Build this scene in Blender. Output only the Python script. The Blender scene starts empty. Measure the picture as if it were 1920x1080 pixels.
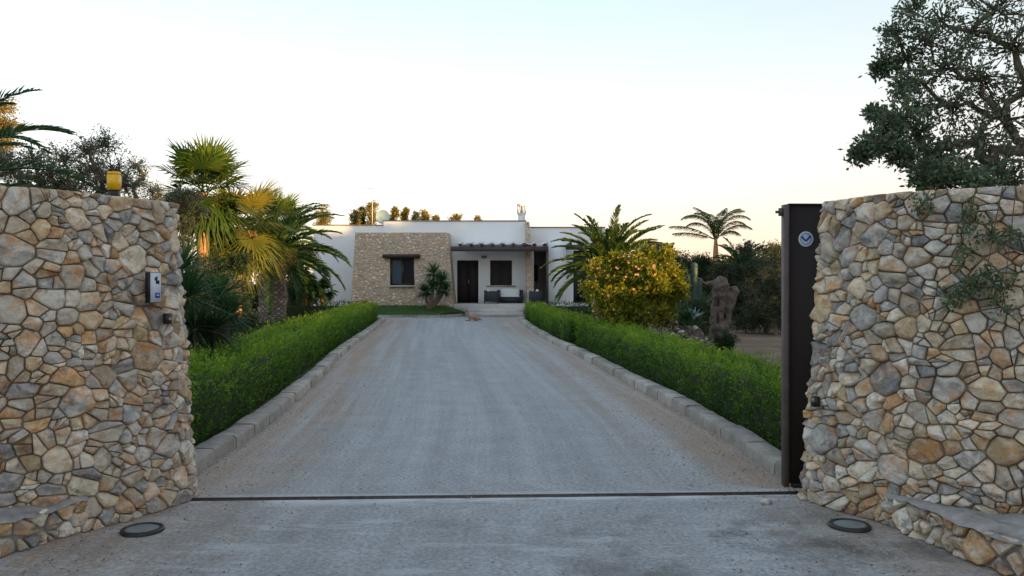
import bpy, math, random
import numpy as np
from mathutils import Vector, noise

# ------------------------------------------------------------------ camera, world, sun, exposure
SC = bpy.context.scene
F = 1493.0; HY = 530.0; CH = 1.6          # focal length in photo pixels, horizon row, eye height
cam_d = bpy.data.cameras.new('camera'); cam = bpy.data.objects.new('camera', cam_d)
SC.collection.objects.link(cam); SC.camera = cam
cam.location = (0, 0, CH); cam.rotation_euler = (math.radians(90), 0, 0)
cam_d.sensor_width = 36.0; cam_d.lens = F * 36.0 / 1920.0
cam_d.shift_y = -(540 - HY) / 1920.0
cam_d.clip_start = 0.05; cam_d.clip_end = 3000

SUN_EL = math.radians(3.2); SUN_AZ = math.atan2(0.83, -0.56)   # azimuth measured from +Y towards +X: behind the camera, to the right
W = bpy.data.worlds.new('World'); SC.world = W; W.use_nodes = True
wt = W.node_tree; bg = wt.nodes['Background']
sky = wt.nodes.new('ShaderNodeTexSky'); sky.sky_type = 'NISHITA'; sky.sun_disc = False
sky.sun_elevation = SUN_EL; sky.sun_rotation = SUN_AZ
sky.air_density = 1.0; sky.dust_density = 1.5; sky.ozone_density = 1.6; sky.altitude = 50
# pale evening dome over the physical sky: blue overhead, white lower down, peach on the right of the horizon
tc = wt.nodes.new('ShaderNodeTexCoord'); sx = wt.nodes.new('ShaderNodeSeparateXYZ')
wt.links.new(tc.outputs['Generated'], sx.inputs[0])
rp = wt.nodes.new('ShaderNodeValToRGB'); wt.links.new(sx.outputs['Z'], rp.inputs[0])
els = rp.color_ramp.elements
def stops(ramp, lst):
    e = ramp.elements
    while len(e) > 1: e.remove(e[-1])
    e[0].position = lst[0][0]; e[0].color = (*lst[0][1], 1)
    for p, c in lst[1:]:
        k = e.new(p); k.color = (*c, 1)
stops(rp.color_ramp, [(0.0, (.93, .71, .52)), (.05, (.92, .77, .61)), (.10, (.88, .83, .75)), (.16, (.84, .86, .85)), (.24, (.72, .81, .83)),
                      (.34, (.57, .73, .78)), (.60, (.48, .58, .70)), (1.0, (.42, .50, .62))])
mr = wt.nodes.new('ShaderNodeMapRange'); wt.links.new(sx.outputs['X'], mr.inputs[0])
mr.inputs[1].default_value = -.5; mr.inputs[2].default_value = .6
mr.inputs[3].default_value = 1.0; mr.inputs[4].default_value = 0.0
side = wt.nodes.new('ShaderNodeMix'); side.data_type = 'RGBA'
side.inputs[6].default_value = (.88, .80, .77, 1); side.inputs[7].default_value = (1.1, 1.10, 1.10, 1)
wt.links.new(mr.outputs[0], side.inputs[0])
mul = wt.nodes.new('ShaderNodeMix'); mul.data_type = 'RGBA'; mul.blend_type = 'MULTIPLY'; mul.inputs[0].default_value = 1
wt.links.new(rp.outputs[0], mul.inputs[6]); wt.links.new(side.outputs[2], mul.inputs[7])
sc_ = wt.nodes.new('ShaderNodeMix'); sc_.data_type = 'RGBA'; sc_.blend_type = 'MULTIPLY'; sc_.inputs[0].default_value = 1
wt.links.new(mul.outputs[2], sc_.inputs[6]); sc_.inputs[7].default_value = (9.15, 9.3, 9.45, 1)
mixs = wt.nodes.new('ShaderNodeMix'); mixs.data_type = 'RGBA'; mixs.inputs[0].default_value = 0.80
wt.links.new(sky.outputs[0], mixs.inputs[6]); wt.links.new(sc_.outputs[2], mixs.inputs[7])
wt.links.new(mixs.outputs[2], bg.inputs[0]); bg.inputs[1].default_value = 0.10

sun_d = bpy.data.lights.new('sun', 'SUN'); sun = bpy.data.objects.new('sun', sun_d); SC.collection.objects.link(sun)
sun_d.energy = 5.0; sun_d.angle = math.radians(0.6); sun_d.color = (1.0, .60, .24)
S_DIR = Vector((math.sin(SUN_AZ) * math.cos(SUN_EL), math.cos(SUN_AZ) * math.cos(SUN_EL), math.sin(SUN_EL)))
sun.rotation_euler = S_DIR.to_track_quat('Z', 'Y').to_euler()

SC.view_settings.view_transform = 'Standard'; SC.view_settings.look = 'None'
SC.view_settings.exposure = 0.90; SC.view_settings.gamma = 1.0
SC.render.engine = 'CYCLES'
SC.cycles.use_denoising = True
SC.cycles.max_bounces = 6; SC.cycles.diffuse_bounces = 3; SC.cycles.transparent_max_bounces = 4
SC.cycles.transmission_bounces = 3; SC.cycles.glossy_bounces = 2

# ------------------------------------------------------------------ helpers
COL = SC.collection
PI = math.pi
def P(px, py, D): return ((px - 960) / F * D, D, CH + (HY - py) / F * D)
def X(px, D): return (px - 960) / F * D
def Z(py, D): return CH + (HY - py) / F * D
def U(v): v = np.asarray(v, float); return v / (np.linalg.norm(v, axis=-1, keepdims=True) + 1e-9)

class MB:
    """collects vertices and faces and links them as ONE mesh object"""
    def __init__(s): s.v = []; s.f = {3: [], 4: []}; s.r = {3: [], 4: []}; s.n = 0; s.ng = []
    def add(s, v, f, r=0.5):
        v = np.asarray(v, np.float32).reshape(-1, 3); f = np.asarray(f, np.int64)
        k = f.shape[1]; s.v.append(v); s.f[k].append(f + s.n)
        s.r[k].append(np.broadcast_to(np.asarray(r, np.float32), (len(f),)).copy()); s.n += len(v)
    def box(s, x0, x1, y0, y1, z0, z1, r=.5):
        v = [(x, y, z) for z in (z0, z1) for y in (y0, y1) for x in (x0, x1)]
        s.add(v, [(0, 2, 3, 1), (4, 5, 7, 6), (0, 1, 5, 4), (2, 6, 7, 3), (0, 4, 6, 2), (1, 3, 7, 5)], r)
    def obox(s, c, ax, ay, az, r=.5):
        c = np.array(c, float); ax, ay, az = (np.array(a, float) for a in (ax, ay, az))
        v = [c + i * ax + j * ay + k * az for k in (-1, 1) for j in (-1, 1) for i in (-1, 1)]
        s.add(v, [(0, 2, 3, 1), (4, 5, 7, 6), (0, 1, 5, 4), (2, 6, 7, 3), (0, 4, 6, 2), (1, 3, 7, 5)], r)
    def tube(s, pts, rad, n=8, r=.5, caps=True, jit=0, seed=0):
        pts = np.array(pts, float); m = len(pts); rad = np.broadcast_to(np.asarray(rad, float), (m,))
        t = np.gradient(pts, axis=0); t = U(t)
        ref = np.array([0, 0, 1.]) if abs(t[:, 2]).mean() < .8 else np.array([1., 0, 0])
        a = U(np.cross(t, ref)); b = np.cross(t, a)
        th = np.arange(n) * 2 * PI / n
        rr = np.broadcast_to(rad[:, None], (m, n)).copy()
        if jit: rr *= 1 + jit * np.random.default_rng(seed).uniform(-1, 1, (m, n))
        v = pts[:, None] + rr[:, :, None] * (np.cos(th)[None, :, None] * a[:, None] + np.sin(th)[None, :, None] * b[:, None])
        v = v.reshape(-1, 3); i = np.arange(m - 1)[:, None] * n; j = np.arange(n)[None]; j2 = (j + 1) % n
        f = np.stack([i + j, i + j2, i + n + j2, i + n + j], -1).reshape(-1, 4)
        s.add(v, f, r)
        if caps:
            for k in (0, m - 1):
                vv = np.vstack([v[k * n:(k + 1) * n], pts[k]])
                s.add(vv, [((q + 1) % n, q, n) if k == 0 else (q, (q + 1) % n, n) for q in range(n)], r)
    def lathe(s, c, prof, n=24, r=.5):
        c = np.array(c, float); th = np.arange(n) * 2 * PI / n
        v = np.array([[c[0] + q * math.cos(a), c[1] + q * math.sin(a), c[2] + z] for q, z in prof for a in th])
        m = len(prof); i = np.arange(m - 1)[:, None] * n; j = np.arange(n)[None]; j2 = (j + 1) % n
        s.add(v, np.stack([i + j, i + j2, i + n + j2, i + n + j], -1).reshape(-1, 4), r)
    def ell(s, c, rad, n=14, m=9, r=.5, nz=0, seed=0):
        c = np.array(c, float); rad = np.array(rad, float)
        ph = np.linspace(-PI / 2, PI / 2, m); th = np.arange(n) * 2 * PI / n
        v = np.array([[math.cos(p) * math.cos(t), math.cos(p) * math.sin(t), math.sin(p)] for p in ph for t in th])
        if nz:
            k = np.array([noise.noise(Vector(q) * 1.7 + Vector((seed * 3.1, 0, 0))) for q in v]); v = v * (1 + nz * k[:, None])
        v = v * rad + c; i = np.arange(m - 1)[:, None] * n; j = np.arange(n)[None]; j2 = (j + 1) % n
        s.add(v, np.stack([i + j, i + j2, i + n + j2, i + n + j], -1).reshape(-1, 4), r)
    def leaves(s, p, d, L, w, rng, r=.5, droop=0, belly=.45, nrm=None):
        """one diamond leaf per row"""
        p = np.asarray(p, float); d = U(d); N = len(p)
        L = np.broadcast_to(np.asarray(L, float), (N,))[:, None]; w = np.broadcast_to(np.asarray(w, float), (N,))[:, None]
        q = rng.normal(size=(N, 3)) if nrm is None else nrm
        sd = U(np.cross(d, q)); tip = p + d * L
        if droop: tip = tip - np.array([0, 0, 1.]) * (droop * L)
        mid = p + d * L * belly
        v = np.stack([p, mid + sd * w / 2, tip, mid - sd * w / 2], 1).reshape(-1, 3)
        s.add(v, np.arange(N * 4).reshape(N, 4), r)
    def build(s, name, mat, parent=None, smooth=False):
        me = bpy.data.meshes.new(name); v = np.concatenate(s.v).astype(np.float32)
        f4 = np.concatenate(s.f[4]) if s.f[4] else np.zeros((0, 4), np.int64)
        f3 = np.concatenate(s.f[3]) if s.f[3] else np.zeros((0, 3), np.int64)
        r = np.concatenate((s.r[4] + s.r[3])).astype(np.float32)
        idx = np.concatenate([f4.ravel(), f3.ravel()]).astype(np.int32)
        st = np.concatenate([np.arange(len(f4)) * 4, len(f4) * 4 + np.arange(len(f3)) * 3]).astype(np.int32)
        me.vertices.add(len(v)); me.vertices.foreach_set('co', v.ravel())
        me.loops.add(len(idx)); me.loops.foreach_set('vertex_index', idx)
        me.polygons.add(len(st)); me.polygons.foreach_set('loop_start', st)
        me.update(calc_edges=True); me.validate()
        if len(me.polygons) == len(r):
            a = me.attributes.new('rnd', 'FLOAT', 'FACE'); a.data.foreach_set('value', r)
        if smooth: me.polygons.foreach_set('use_smooth', np.ones(len(me.polygons), bool))
        me.materials.append(mat)
        o = bpy.data.objects.new(name, me); COL.objects.link(o)
        if parent: o.parent = parent; o.matrix_parent_inverse = parent.matrix_basis.inverted()
        return o

def tag(o, label=None, cat=None, group=None, kind=None):
    for k, v in (('label', label), ('category', cat), ('group', group), ('kind', kind)):
        if v: o[k] = v
    return o
def thing(name, label, cat, loc=(0, 0, 0), group=None):
    o = bpy.data.objects.new(name, None); COL.objects.link(o); o.location = loc; o.empty_display_size = .2
    bpy.context.view_layer.update() if False else None
    o.matrix_basis  # children are given in world space and take the inverse of this placement
    return tag(o, label, cat, group)

# ------------------------------------------------------------------ materials
def nt(name):
    m = bpy.data.materials.new(name); m.use_nodes = True; t = m.node_tree
    return m, t, t.nodes['Principled BSDF']
def L_(t, a, b): t.links.new(a, b)
def ramp(t, src, lst, interp='LINEAR'):
    n = t.nodes.new('ShaderNodeValToRGB'); stops(n.color_ramp, lst); n.color_ramp.interpolation = interp
    if src is not None: L_(t, src, n.inputs[0])
    return n.outputs[0]
def noise_(t, scale, detail=4, rough=.55, vec=None, w=None):
    n = t.nodes.new('ShaderNodeTexNoise'); n.inputs['Scale'].default_value = scale; n.inputs['Detail'].default_value = detail
    n.inputs['Roughness'].default_value = rough
    if w is not None: n.noise_dimensions = '4D'; L_(t, w, n.inputs['W'])
    if vec is not None: L_(t, vec, n.inputs['Vector'])
    return n.outputs['Fac']
def mix_(t, f, a, b, blend='MIX'):
    n = t.nodes.new('ShaderNodeMix'); n.data_type = 'RGBA'; n.blend_type = blend
    for i, x in ((0, f), (6, a), (7, b)):
        if hasattr(x, 'links'): L_(t, x, n.inputs[i])
        elif i == 0: n.inputs[0].default_value = x
        else: n.inputs[i].default_value = (*x, 1)
    return n.outputs[2]
def math_(t, op, a, b=None, c=None, clamp=False):
    n = t.nodes.new('ShaderNodeMath'); n.operation = op; n.use_clamp = clamp
    for i, x in enumerate((a, b, c)):
        if x is None: continue
        if hasattr(x, 'links'): L_(t, x, n.inputs[i])
        else: n.inputs[i].default_value = x
    return n.outputs[0]
def attr(t, name='rnd'):
    n = t.nodes.new('ShaderNodeAttribute'); n.attribute_name = name; return n.outputs['Fac']
def objco(t): return t.nodes.new('ShaderNodeTexCoord').outputs['Object']
def bump(t, bsdf, h, strength=.5, dist=.02):
    n = t.nodes.new('ShaderNodeBump'); n.inputs['Strength'].default_value = strength; n.inputs['Distance'].default_value = dist
    L_(t, h, n.inputs['Height']); L_(t, n.outputs[0], bsdf.inputs['Normal'])
def plain(name, col, rough=.6, var=.12, scale=6, metal=0, bmp=.15, bscale=60, spec=.4):
    m, t, b = nt(name); v = objco(t)
    n = noise_(t, scale, 5, .6, v)
    c = ramp(t, n, [(.25, tuple(x * (1 - var) for x in col)), (.75, tuple(min(1, x * (1 + var)) for x in col))])
    L_(t, c, b.inputs['Base Color']); b.inputs['Roughness'].default_value = rough; b.inputs['Metallic'].default_value = metal
    b.inputs['Specular IOR Level'].default_value = spec
    if bmp: bump(t, b, noise_(t, bscale, 4, .6, v), bmp, .01)
    return m
def leafmat(name, cols, trans=.35, rough=.5, big=None):
    """cols: ramp over the per-leaf attribute"""
    m, t, b = nt(name); r = attr(t); v = objco(t)
    f = math_(t, 'ADD', math_(t, 'MULTIPLY', r, .7), math_(t, 'MULTIPLY', noise_(t, 1.6, 3, .6, v), .3))
    k = len(cols); c = ramp(t, f, [(.12 + .76 * i / (k - 1), q) for i, q in enumerate(cols)])
    L_(t, c, b.inputs['Base Color']); b.inputs['Roughness'].default_value = rough
    b.inputs['Specular IOR Level'].default_value = .3
    tr = t.nodes.new('ShaderNodeBsdfTranslucent'); L_(t, c, tr.inputs[0])
    ms = t.nodes.new('ShaderNodeMixShader'); ms.inputs[0].default_value = trans
    L_(t, b.outputs[0], ms.inputs[1]); L_(t, tr.outputs[0], ms.inputs[2])
    L_(t, ms.outputs[0], t.nodes['Material Output'].inputs[0])
    return m
def stonemat(name, pal, blot=1.0, scale=1.0, bs=.6):
    m, t, b = nt(name); r = attr(t); v = objco(t)
    base = ramp(t, r, pal, 'CONSTANT')
    w = math_(t, 'MULTIPLY', r, 40.0)
    n1 = noise_(t, 5.5 * scale, 5, .62, v, w); n2 = noise_(t, 13 * scale, 6, .68, v, w); n3 = noise_(t, 34 * scale, 5, .7, v)
    n4 = noise_(t, 1.1 * scale, 3, .5, v)
    c = mix_(t, math_(t, 'MULTIPLY', ramp(t, n1, [(.49, (0, 0, 0)), (.64, (1, 1, 1))]), .85 * blot), base, (.62, .32, .12))
    c = mix_(t, math_(t, 'MULTIPLY', ramp(t, n2, [(.48, (0, 0, 0)), (.62, (1, 1, 1))]), .6 * blot), c, (.66, .61, .52))
    c = mix_(t, math_(t, 'MULTIPLY', ramp(t, noise_(t, 7 * scale, 6, .75, v, math_(t, 'ADD', w, 9.0)), [(.54, (0, 0, 0)), (.63, (1, 1, 1))]), .8 * blot), c, (.19, .185, .185))
    c = mix_(t, math_(t, 'MULTIPLY', ramp(t, n3, [(.58, (0, 0, 0)), (.75, (1, 1, 1))]), .55), c, (.10, .095, .09))
    c = mix_(t, 1.0, c, ramp(t, n2, [(.25, (.80, .80, .80)), (.7, (1.22, 1.22, 1.22))]), 'MULTIPLY')
    wn = t.nodes.new('ShaderNodeTexWhiteNoise'); wn.noise_dimensions = '1D'; L_(t, math_(t, 'MULTIPLY', r, 977.0), wn.inputs['W'])
    c = mix_(t, 1.0, c, ramp(t, wn.outputs['Value'], [(0, (.74, .74, .76)), (.5, (1.02, 1.02, 1.02)), (1, (1.28, 1.27, 1.24))]), 'MULTIPLY')
    L_(t, c, b.inputs['Base Color']); b.inputs['Roughness'].default_value = .9; b.inputs['Specular IOR Level'].default_value = .2
    h = math_(t, 'ADD', math_(t, 'MULTIPLY', n2, 1.0), math_(t, 'MULTIPLY', n3, .45))
    bump(t, b, h, bs, .05)
    return m

PAL = [(0, (.58, .48, .35)), (.14, (.46, .445, .42)), (.30, (.62, .54, .42)), (.42, (.56, .42, .25)), (.49, (.68, .64, .57)),
       (.60, (.33, .33, .33)), (.70, (.58, .36, .18)), (.75, (.60, .52, .40)), (.86, (.68, .63, .54))]
M = {}
M['stone'] = stonemat('rubble_stone', PAL, bs=.85)
M['mortar'] = plain('sandy_joint', (.27, .215, .15), .95, .4, 14, bmp=.6, bscale=70)
M['mortar2'] = plain('house_joint', (.40, .33, .25), .95, .15, 14, bmp=.4, bscale=70)
M['cap'] = plain('bench_top_cement', (.27, .255, .24), .9, .5, 9, bmp=.6, bscale=50)
PAL2 = [(0, (.52, .39, .30)), (.2, (.46, .38, .32)), (.38, (.56, .45, .36)), (.55, (.50, .34, .24)), (.68, (.60, .52, .45)), (.8, (.50, .41, .34)), (.9, (.55, .41, .31))]
M['stone2'] = stonemat('small_house_stone', PAL2, .35, 1.0, .4)
M['white'] = plain('white_lime_plaster', (.80, .82, .84), .85, .03, 1.2, bmp=.12, bscale=30, spec=.2)
M['white2'] = plain('cream_white_plaster', (.70, .72, .72), .85, .04, 1.2, bmp=.12, bscale=30, spec=.2)
M['coping'] = plain('brown_grey_coping', (.26, .22, .19), .8, .2, 5)
M['wood'] = plain('dark_brown_wood', (.035, .023, .022), .5, .3, 12)
M['beam'] = plain('dark_stained_beam', (.075, .055, .06), .6, .25, 8)
M['shutter'] = plain('dark_shutter_paint', (.020, .016, .015), .7, .2, 20)
M['door'] = plain('dark_door_paint', (.022, .017, .02), .7, .2, 6)
M['canvas'] = plain('white_canvas', (.66, .68, .72), .9, .06, 3)
M['floor'] = plain('pale_terrace_stone', (.46, .44, .41), .75, .15, 2.5, bmp=.2, bscale=20)
M['wicker'] = plain('dark_wicker', (.035, .037, .05), .7, .3, 60, bmp=.6, bscale=90)
M['cushion'] = plain('white_cushion_cloth', (.78, .80, .80), .95, .04, 5)
M['metal'] = plain('grey_galvanised_metal', (.40, .41, .42), .4, .08, 9, metal=.6)
M['gate'] = plain('dark_brown_gate_paint', (.022, .014, .013), .55, .12, 3, bmp=.1, spec=.25)
M['gate_edge'] = plain('worn_gate_edge', (.10, .075, .07), .6, .3, 8)
M['rust'] = plain('rusty_track_steel', (.10, .085, .08), .6, .4, 20, metal=.3)
M['black'] = plain('black_plastic', (.015, .016, .018), .4, .1, 9)
M['dish'] = plain('pale_green_blue_dish', (.26, .36, .38), .6, .04, 4)
M['trunk'] = plain('grey_brown_bark', (.16, .125, .09), .95, .45, 9, bmp=.8, bscale=35)
M['twig'] = plain('brown_twig', (.10, .075, .05), .9, .3, 9)
M['palmtrunk'] = plain('fibrous_palm_trunk', (.40, .22, .11), .95, .45, 14, bmp=.9, bscale=45)  # orange raised so the bark colour carries the sun's glow
M['scale_base'] = plain('dark_palm_fibre', (.12, .095, .085), .95, .4, 14, bmp=.8, bscale=40)
M['dead'] = leafmat('dry_palm_thatch', [(.13, .085, .04), (.24, .15, .06), (.34, .22, .09)], .25, .8)
M['agave'] = plain('blue_grey_agave', (.20, .30, .30), .6, .15, 8)
M['cactus'] = plain('cactus_skin', (.045, .085, .06), .6, .2, 10)
M['driftwood'] = plain('weathered_grey_olive_wood', (.115, .09, .072), .9, .45, 7, bmp=1.0, bscale=22)
M['hollow'] = plain('dark_rotten_hollow', (.035, .028, .022), .95, .3, 9)
M['fur'] = plain('sandy_fur', (.30, .20, .135), .95, .25, 12, bmp=.5, bscale=120)
M['furdark'] = plain('dark_fur', (.06, .045, .04), .9, .2, 12)
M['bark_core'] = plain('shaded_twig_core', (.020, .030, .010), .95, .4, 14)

def glassy(name, col, rough=.08):
    m, t, b = nt(name); b.inputs['Base Color'].default_value = (*col, 1); b.inputs['Roughness'].default_value = rough
    b.inputs['Specular IOR Level'].default_value = .6; return m
M['pane'] = glassy('window_pane', (.02, .022, .028)); M['pane_sky'] = glassy('sky_reflecting_pane', (.055, .085, .11), .15)  # bluish pane: reflected sky put into its base colour
M['lampglass'] = glassy('frosted_lamp_glass', (.16, .20, .21), .25)
m, t, b = nt('yellow_beacon_plastic'); b.inputs['Base Color'].default_value = (.85, .50, .005, 1); b.inputs['Roughness'].default_value = .25
b.inputs['Subsurface Weight'].default_value = .3; b.inputs['Subsurface Radius'].default_value = (.02, .015, .005); M['yellow'] = m
M['panel'] = plain('intercom_grey_face', (.55, .60, .66), .4, .05, 9, bmp=0)
M['blue'] = plain('blue_button', (.03, .07, .38), .4, .05, 9, bmp=0)
M['stick_white'] = plain('sticker_white', (.62, .66, .72), .4, .03, 9, bmp=0)
M['stick_light'] = plain('sticker_light_blue', (.22, .38, .58), .4, .03, 9, bmp=0)
M['stick_blue'] = plain('sticker_dark_blue', (.03, .07, .32), .4, .03, 9, bmp=0)
M['recess_shade'] = plain('shade_grey_inner_wall', (.36, .35, .35), .9, .04, 2)  # white plaster in the recess, its shade put into the colour

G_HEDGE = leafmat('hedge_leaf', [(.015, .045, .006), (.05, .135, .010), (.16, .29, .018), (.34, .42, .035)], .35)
G_HEDGE2 = leafmat('dark_hedge_leaf', [(.012, .035, .007), (.025, .065, .012), (.04, .10, .015)], .3)
G_OAK = leafmat('dull_evergreen_leaf', [(.030, .055, .032), (.065, .105, .055), (.12, .17, .09), (.18, .23, .14)], .25)
G_OLIVE = leafmat('olive_leaf', [(.035, .052, .030), (.08, .11, .062), (.15, .18, .11)], .25)
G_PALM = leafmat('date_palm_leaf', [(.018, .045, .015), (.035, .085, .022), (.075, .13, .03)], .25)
G_PALM2 = leafmat('sunny_date_palm_leaf', [(.02, .05, .012), (.05, .10, .02), (.15, .20, .03), (.32, .30, .05)], .35)  # lit copy of the date palm leaf, sun gold in the colour
G_FAN = leafmat('fan_palm_leaf', [(.02, .055, .012), (.06, .12, .02), (.20, .24, .035)], .35)  # bright end raised to carry sunlight on the leaves
G_YUC = leafmat('yucca_leaf', [(.014, .045, .018), (.03, .095, .03), (.06, .15, .04)], .25)
G_DARK = leafmat('deep_green_leaf', [(.008, .022, .010), (.018, .045, .015), (.035, .085, .02)], .25)
G_BUSH = leafmat('yellow_green_leaf', [(.05, .09, .010), (.12, .17, .012), (.28, .28, .016), (.60, .42, .03)], .45)
G_FAR = leafmat('sunlit_far_leaf', [(.10, .095, .02), (.25, .20, .035), (.42, .31, .055)], .35)  # gold of the low sun put into the foliage colour
G_LAWN = leafmat('lawn_blade', [(.04, .10, .03), (.08, .17, .045), (.14, .24, .06)], .3)
M['pink'] = leafmat('pink_flower', [(.60, .22, .10), (.75, .36, .20), (.85, .50, .32)], .4)

# ------------------------------------------------------------------ ground, driveway, kerbs (structure)
def catmull(pts, n=10):
    pts = [np.array(p, float) for p in pts]; pts = [2 * pts[0] - pts[1]] + pts + [2 * pts[-1] - pts[-2]]; out = []
    for i in range(1, len(pts) - 2):
        a, b, c, d = pts[i - 1:i + 3]
        for k in range(n):
            t = k / n; out.append(.5 * ((2 * b) + (c - a) * t + (2 * a - 5 * b + 4 * c - d) * t * t + (3 * b - a - 3 * c + d) * t ** 3))
    out.append(pts[-2]); return np.array(out)
EL = catmull([(-2.72, 5.9), (-2.64, 6.6), (-2.70, 8.5), (-2.92, 10.9), (-3.32, 14.4), (-3.75, 17.8), (-4.45, 25), (-5.0, 30.5), (-5.35, 33.6), (-5.75, 34.8), (-6.6, 35.3), (-8, 35.4)])
ER = catmull([(2.3, 6.1), (2.19, 6.5), (2.15, 8.3), (2.02, 10.4), (1.78, 13.2), (1.42, 17.5), (.95, 22), (.52, 28.5), (.30, 33.5), (.30, 36.0), (.6, 37.2)])
def edge_x(E, y): return np.interp(y, E[:, 1], E[:, 0])

def gravel_mat():
    m, t, b = nt('packed_gravel_drive'); v = objco(t); lat = attr(t, 'lat')
    big = noise_(t, .55, 5, .6, v); mid = noise_(t, 2.4, 6, .65, v); fine = noise_(t, 32, 6, .8, v); fine2 = noise_(t, 170, 3, .7, v)
    sp0 = t.nodes.new('ShaderNodeSeparateXYZ'); L_(t, v, sp0.inputs[0]); cb_ = t.nodes.new('ShaderNodeCombineXYZ')
    L_(t, math_(t, 'MULTIPLY', attr(t, 'across'), 5.5), cb_.inputs[0]); L_(t, math_(t, 'MULTIPLY', sp0.outputs[1], .03), cb_.inputs[1])
    streak = noise_(t, 2.6, 6, .68, cb_.outputs[0])
    f = math_(t, 'ADD', lat, math_(t, 'MULTIPLY', math_(t, 'SUBTRACT', big, .5), .9))
    f = math_(t, 'ADD', f, math_(t, 'MULTIPLY', math_(t, 'SUBTRACT', mid, .5), .5))
    c = ramp(t, f, [(.34, (.30, .312, .318)), (.58, (.305, .285, .26)), (.90, (.34, .262, .20))])
    c = mix_(t, math_(t, 'MULTIPLY', ramp(t, streak, [(.42, (0, 0, 0)), (.62, (1, 1, 1))]), .6), c, (.40, .42, .435))
    c = mix_(t, 1.0, c, ramp(t, mid, [(.3, (.88, .88, .88)), (.7, (1.07, 1.07, 1.07))]), 'MULTIPLY')
    c = mix_(t, 1.0, c, ramp(t, fine, [(.3, (.50, .50, .50)), (.72, (1.5, 1.5, 1.5))]), 'MULTIPLY')
    c = mix_(t, ramp(t, fine2, [(.63, (0, 0, 0)), (.70, (1, 1, 1))]), c, (.36, .34, .32))
    # pale cement stains: near the rail and in front of it
    sep = t.nodes.new('ShaderNodeSeparateXYZ'); L_(t, v, sep.inputs[0])
    yy = math_(t, 'SUBTRACT', sep.outputs[1], math_(t, 'MULTIPLY', sep.outputs[0], .041))
    band = math_(t, 'SUBTRACT', 1.0, math_(t, 'MULTIPLY', math_(t, 'ABSOLUTE', math_(t, 'SUBTRACT', yy, 5.93)), 5.2), clamp=True)
    mp2 = t.nodes.new('ShaderNodeMapping'); mp2.inputs['Scale'].default_value = (.8, 3.0, 1); L_(t, v, mp2.inputs[0])
    pt = noise_(t, 2.1, 6, .6, mp2.outputs[0])
    c = mix_(t, math_(t, 'MULTIPLY', math_(t, 'MULTIPLY', band, ramp(t, pt, [(.42, (0, 0, 0)), (.54, (1, 1, 1))])), .9), c, (.60, .62, .62))
    near = ramp(t, math_(t, 'MULTIPLY', sep.outputs[1], .1), [(.53, (1, 1, 1)), (.56, (0, 0, 0))])
    st = math_(t, 'MULTIPLY', near, ramp(t, noise_(t, 1.7, 7, .65, mp2.outputs[0]), [(.54, (0, 0, 0)), (.66, (1, 1, 1))]))
    c = mix_(t, math_(t, 'MULTIPLY', st, .55), c, (.50, .53, .54))
    dk = math_(t, 'MULTIPLY', near, ramp(t, noise_(t, 1.3, 6, .7, v), [(.48, (0, 0, 0)), (.62, (1, 1, 1))]))
    dk = math_(t, 'MULTIPLY', dk, ramp(t, sep.outputs[0], [(.0, (.25, .25, .25)), (1, (1, 1, 1))]))
    c = mix_(t, math_(t, 'MULTIPLY', dk, .72), c, (.085, .070, .058))
    L_(t, c, b.inputs['Base Color']); b.inputs['Roughness'].default_value = .95; b.inputs['Specular IOR Level'].default_value = .15
    bump(t, b, math_(t, 'ADD', math_(t, 'MULTIPLY', fine, .7), math_(t, 'MULTIPLY', fine2, .5)), .7, .012)
    return m
def soil_mat():
    m, t, b = nt('garden_soil'); v = objco(t)
    c = ramp(t, noise_(t, .8, 6, .65, v), [(.3, (.13, .095, .07)), (.55, (.20, .145, .105)), (.75, (.24, .19, .145))])
    c = mix_(t, 1.0, c, ramp(t, noise_(t, 30, 5, .7, v), [(.3, (.65, .65, .65)), (.7, (1.25, 1.25, 1.25))]), 'MULTIPLY')
    L_(t, c, b.inputs['Base Color']); b.inputs['Roughness'].default_value = .95; b.inputs['Specular IOR Level'].default_value = .1
    bump(t, b, noise_(t, 25, 6, .7, v), .8, .03); return m
M['soil'] = soil_mat()
mb = MB(); g = np.array([-700, -60, -20, 0, 20, 60, 120, 900.])
vv = [(x, y, -.03) for y in g for x in g]
mb.add(vv, [(i * 8 + j, i * 8 + j + 1, (i + 1) * 8 + j + 1, (i + 1) * 8 + j) for i in range(7) for j in range(7)])
tag(mb.build('ground', M['soil']), kind='structure')

# driveway: forecourt plus drive in one sheet
rows = np.concatenate([np.linspace(-14, 5.6, 50), np.linspace(5.75, 39.0, 110)])
mb = MB(); nx = 40; VV = []; LAT = []; ACR = []
for y in rows:
    if y < 5.65: xl, xr = -3.2 - (5.7 - y) * 1.6, 3.2 + (5.7 - y) * 1.6
    elif y < 35.4: xl, xr = edge_x(EL, y) - .02, edge_x(ER, y) + .02
    else: xl, xr = -7.5, .8
    if 5.65 <= y < 6.3: xl, xr = -2.9, 3.0
    for k in range(nx + 1):
        s = k / nx; VV.append((xl + (xr - xl) * s, y, 0.0)); ACR.append(s if y >= 5.65 else VV[-1][0] / 5 + .55)
        if y < 5.7: ex = 2.6 + max(0, 5.2 - y) * .8; LAT.append(min(1, abs(VV[-1][0]) / ex * .78))
        else: LAT.append(abs(2 * s - 1) ** 1.3)
q = np.arange((len(rows) - 1) * nx); i = q // nx * (nx + 1) + q % nx
mb.add(VV, np.stack([i, i + 1, i + nx + 2, i + nx + 1], 1))
dr = mb.build('driveway', gravel_mat()); tag(dr, kind='structure')
a = dr.data.attributes.new('lat', 'FLOAT', 'POINT'); a.data.foreach_set('value', np.array(LAT, np.float32))
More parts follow.
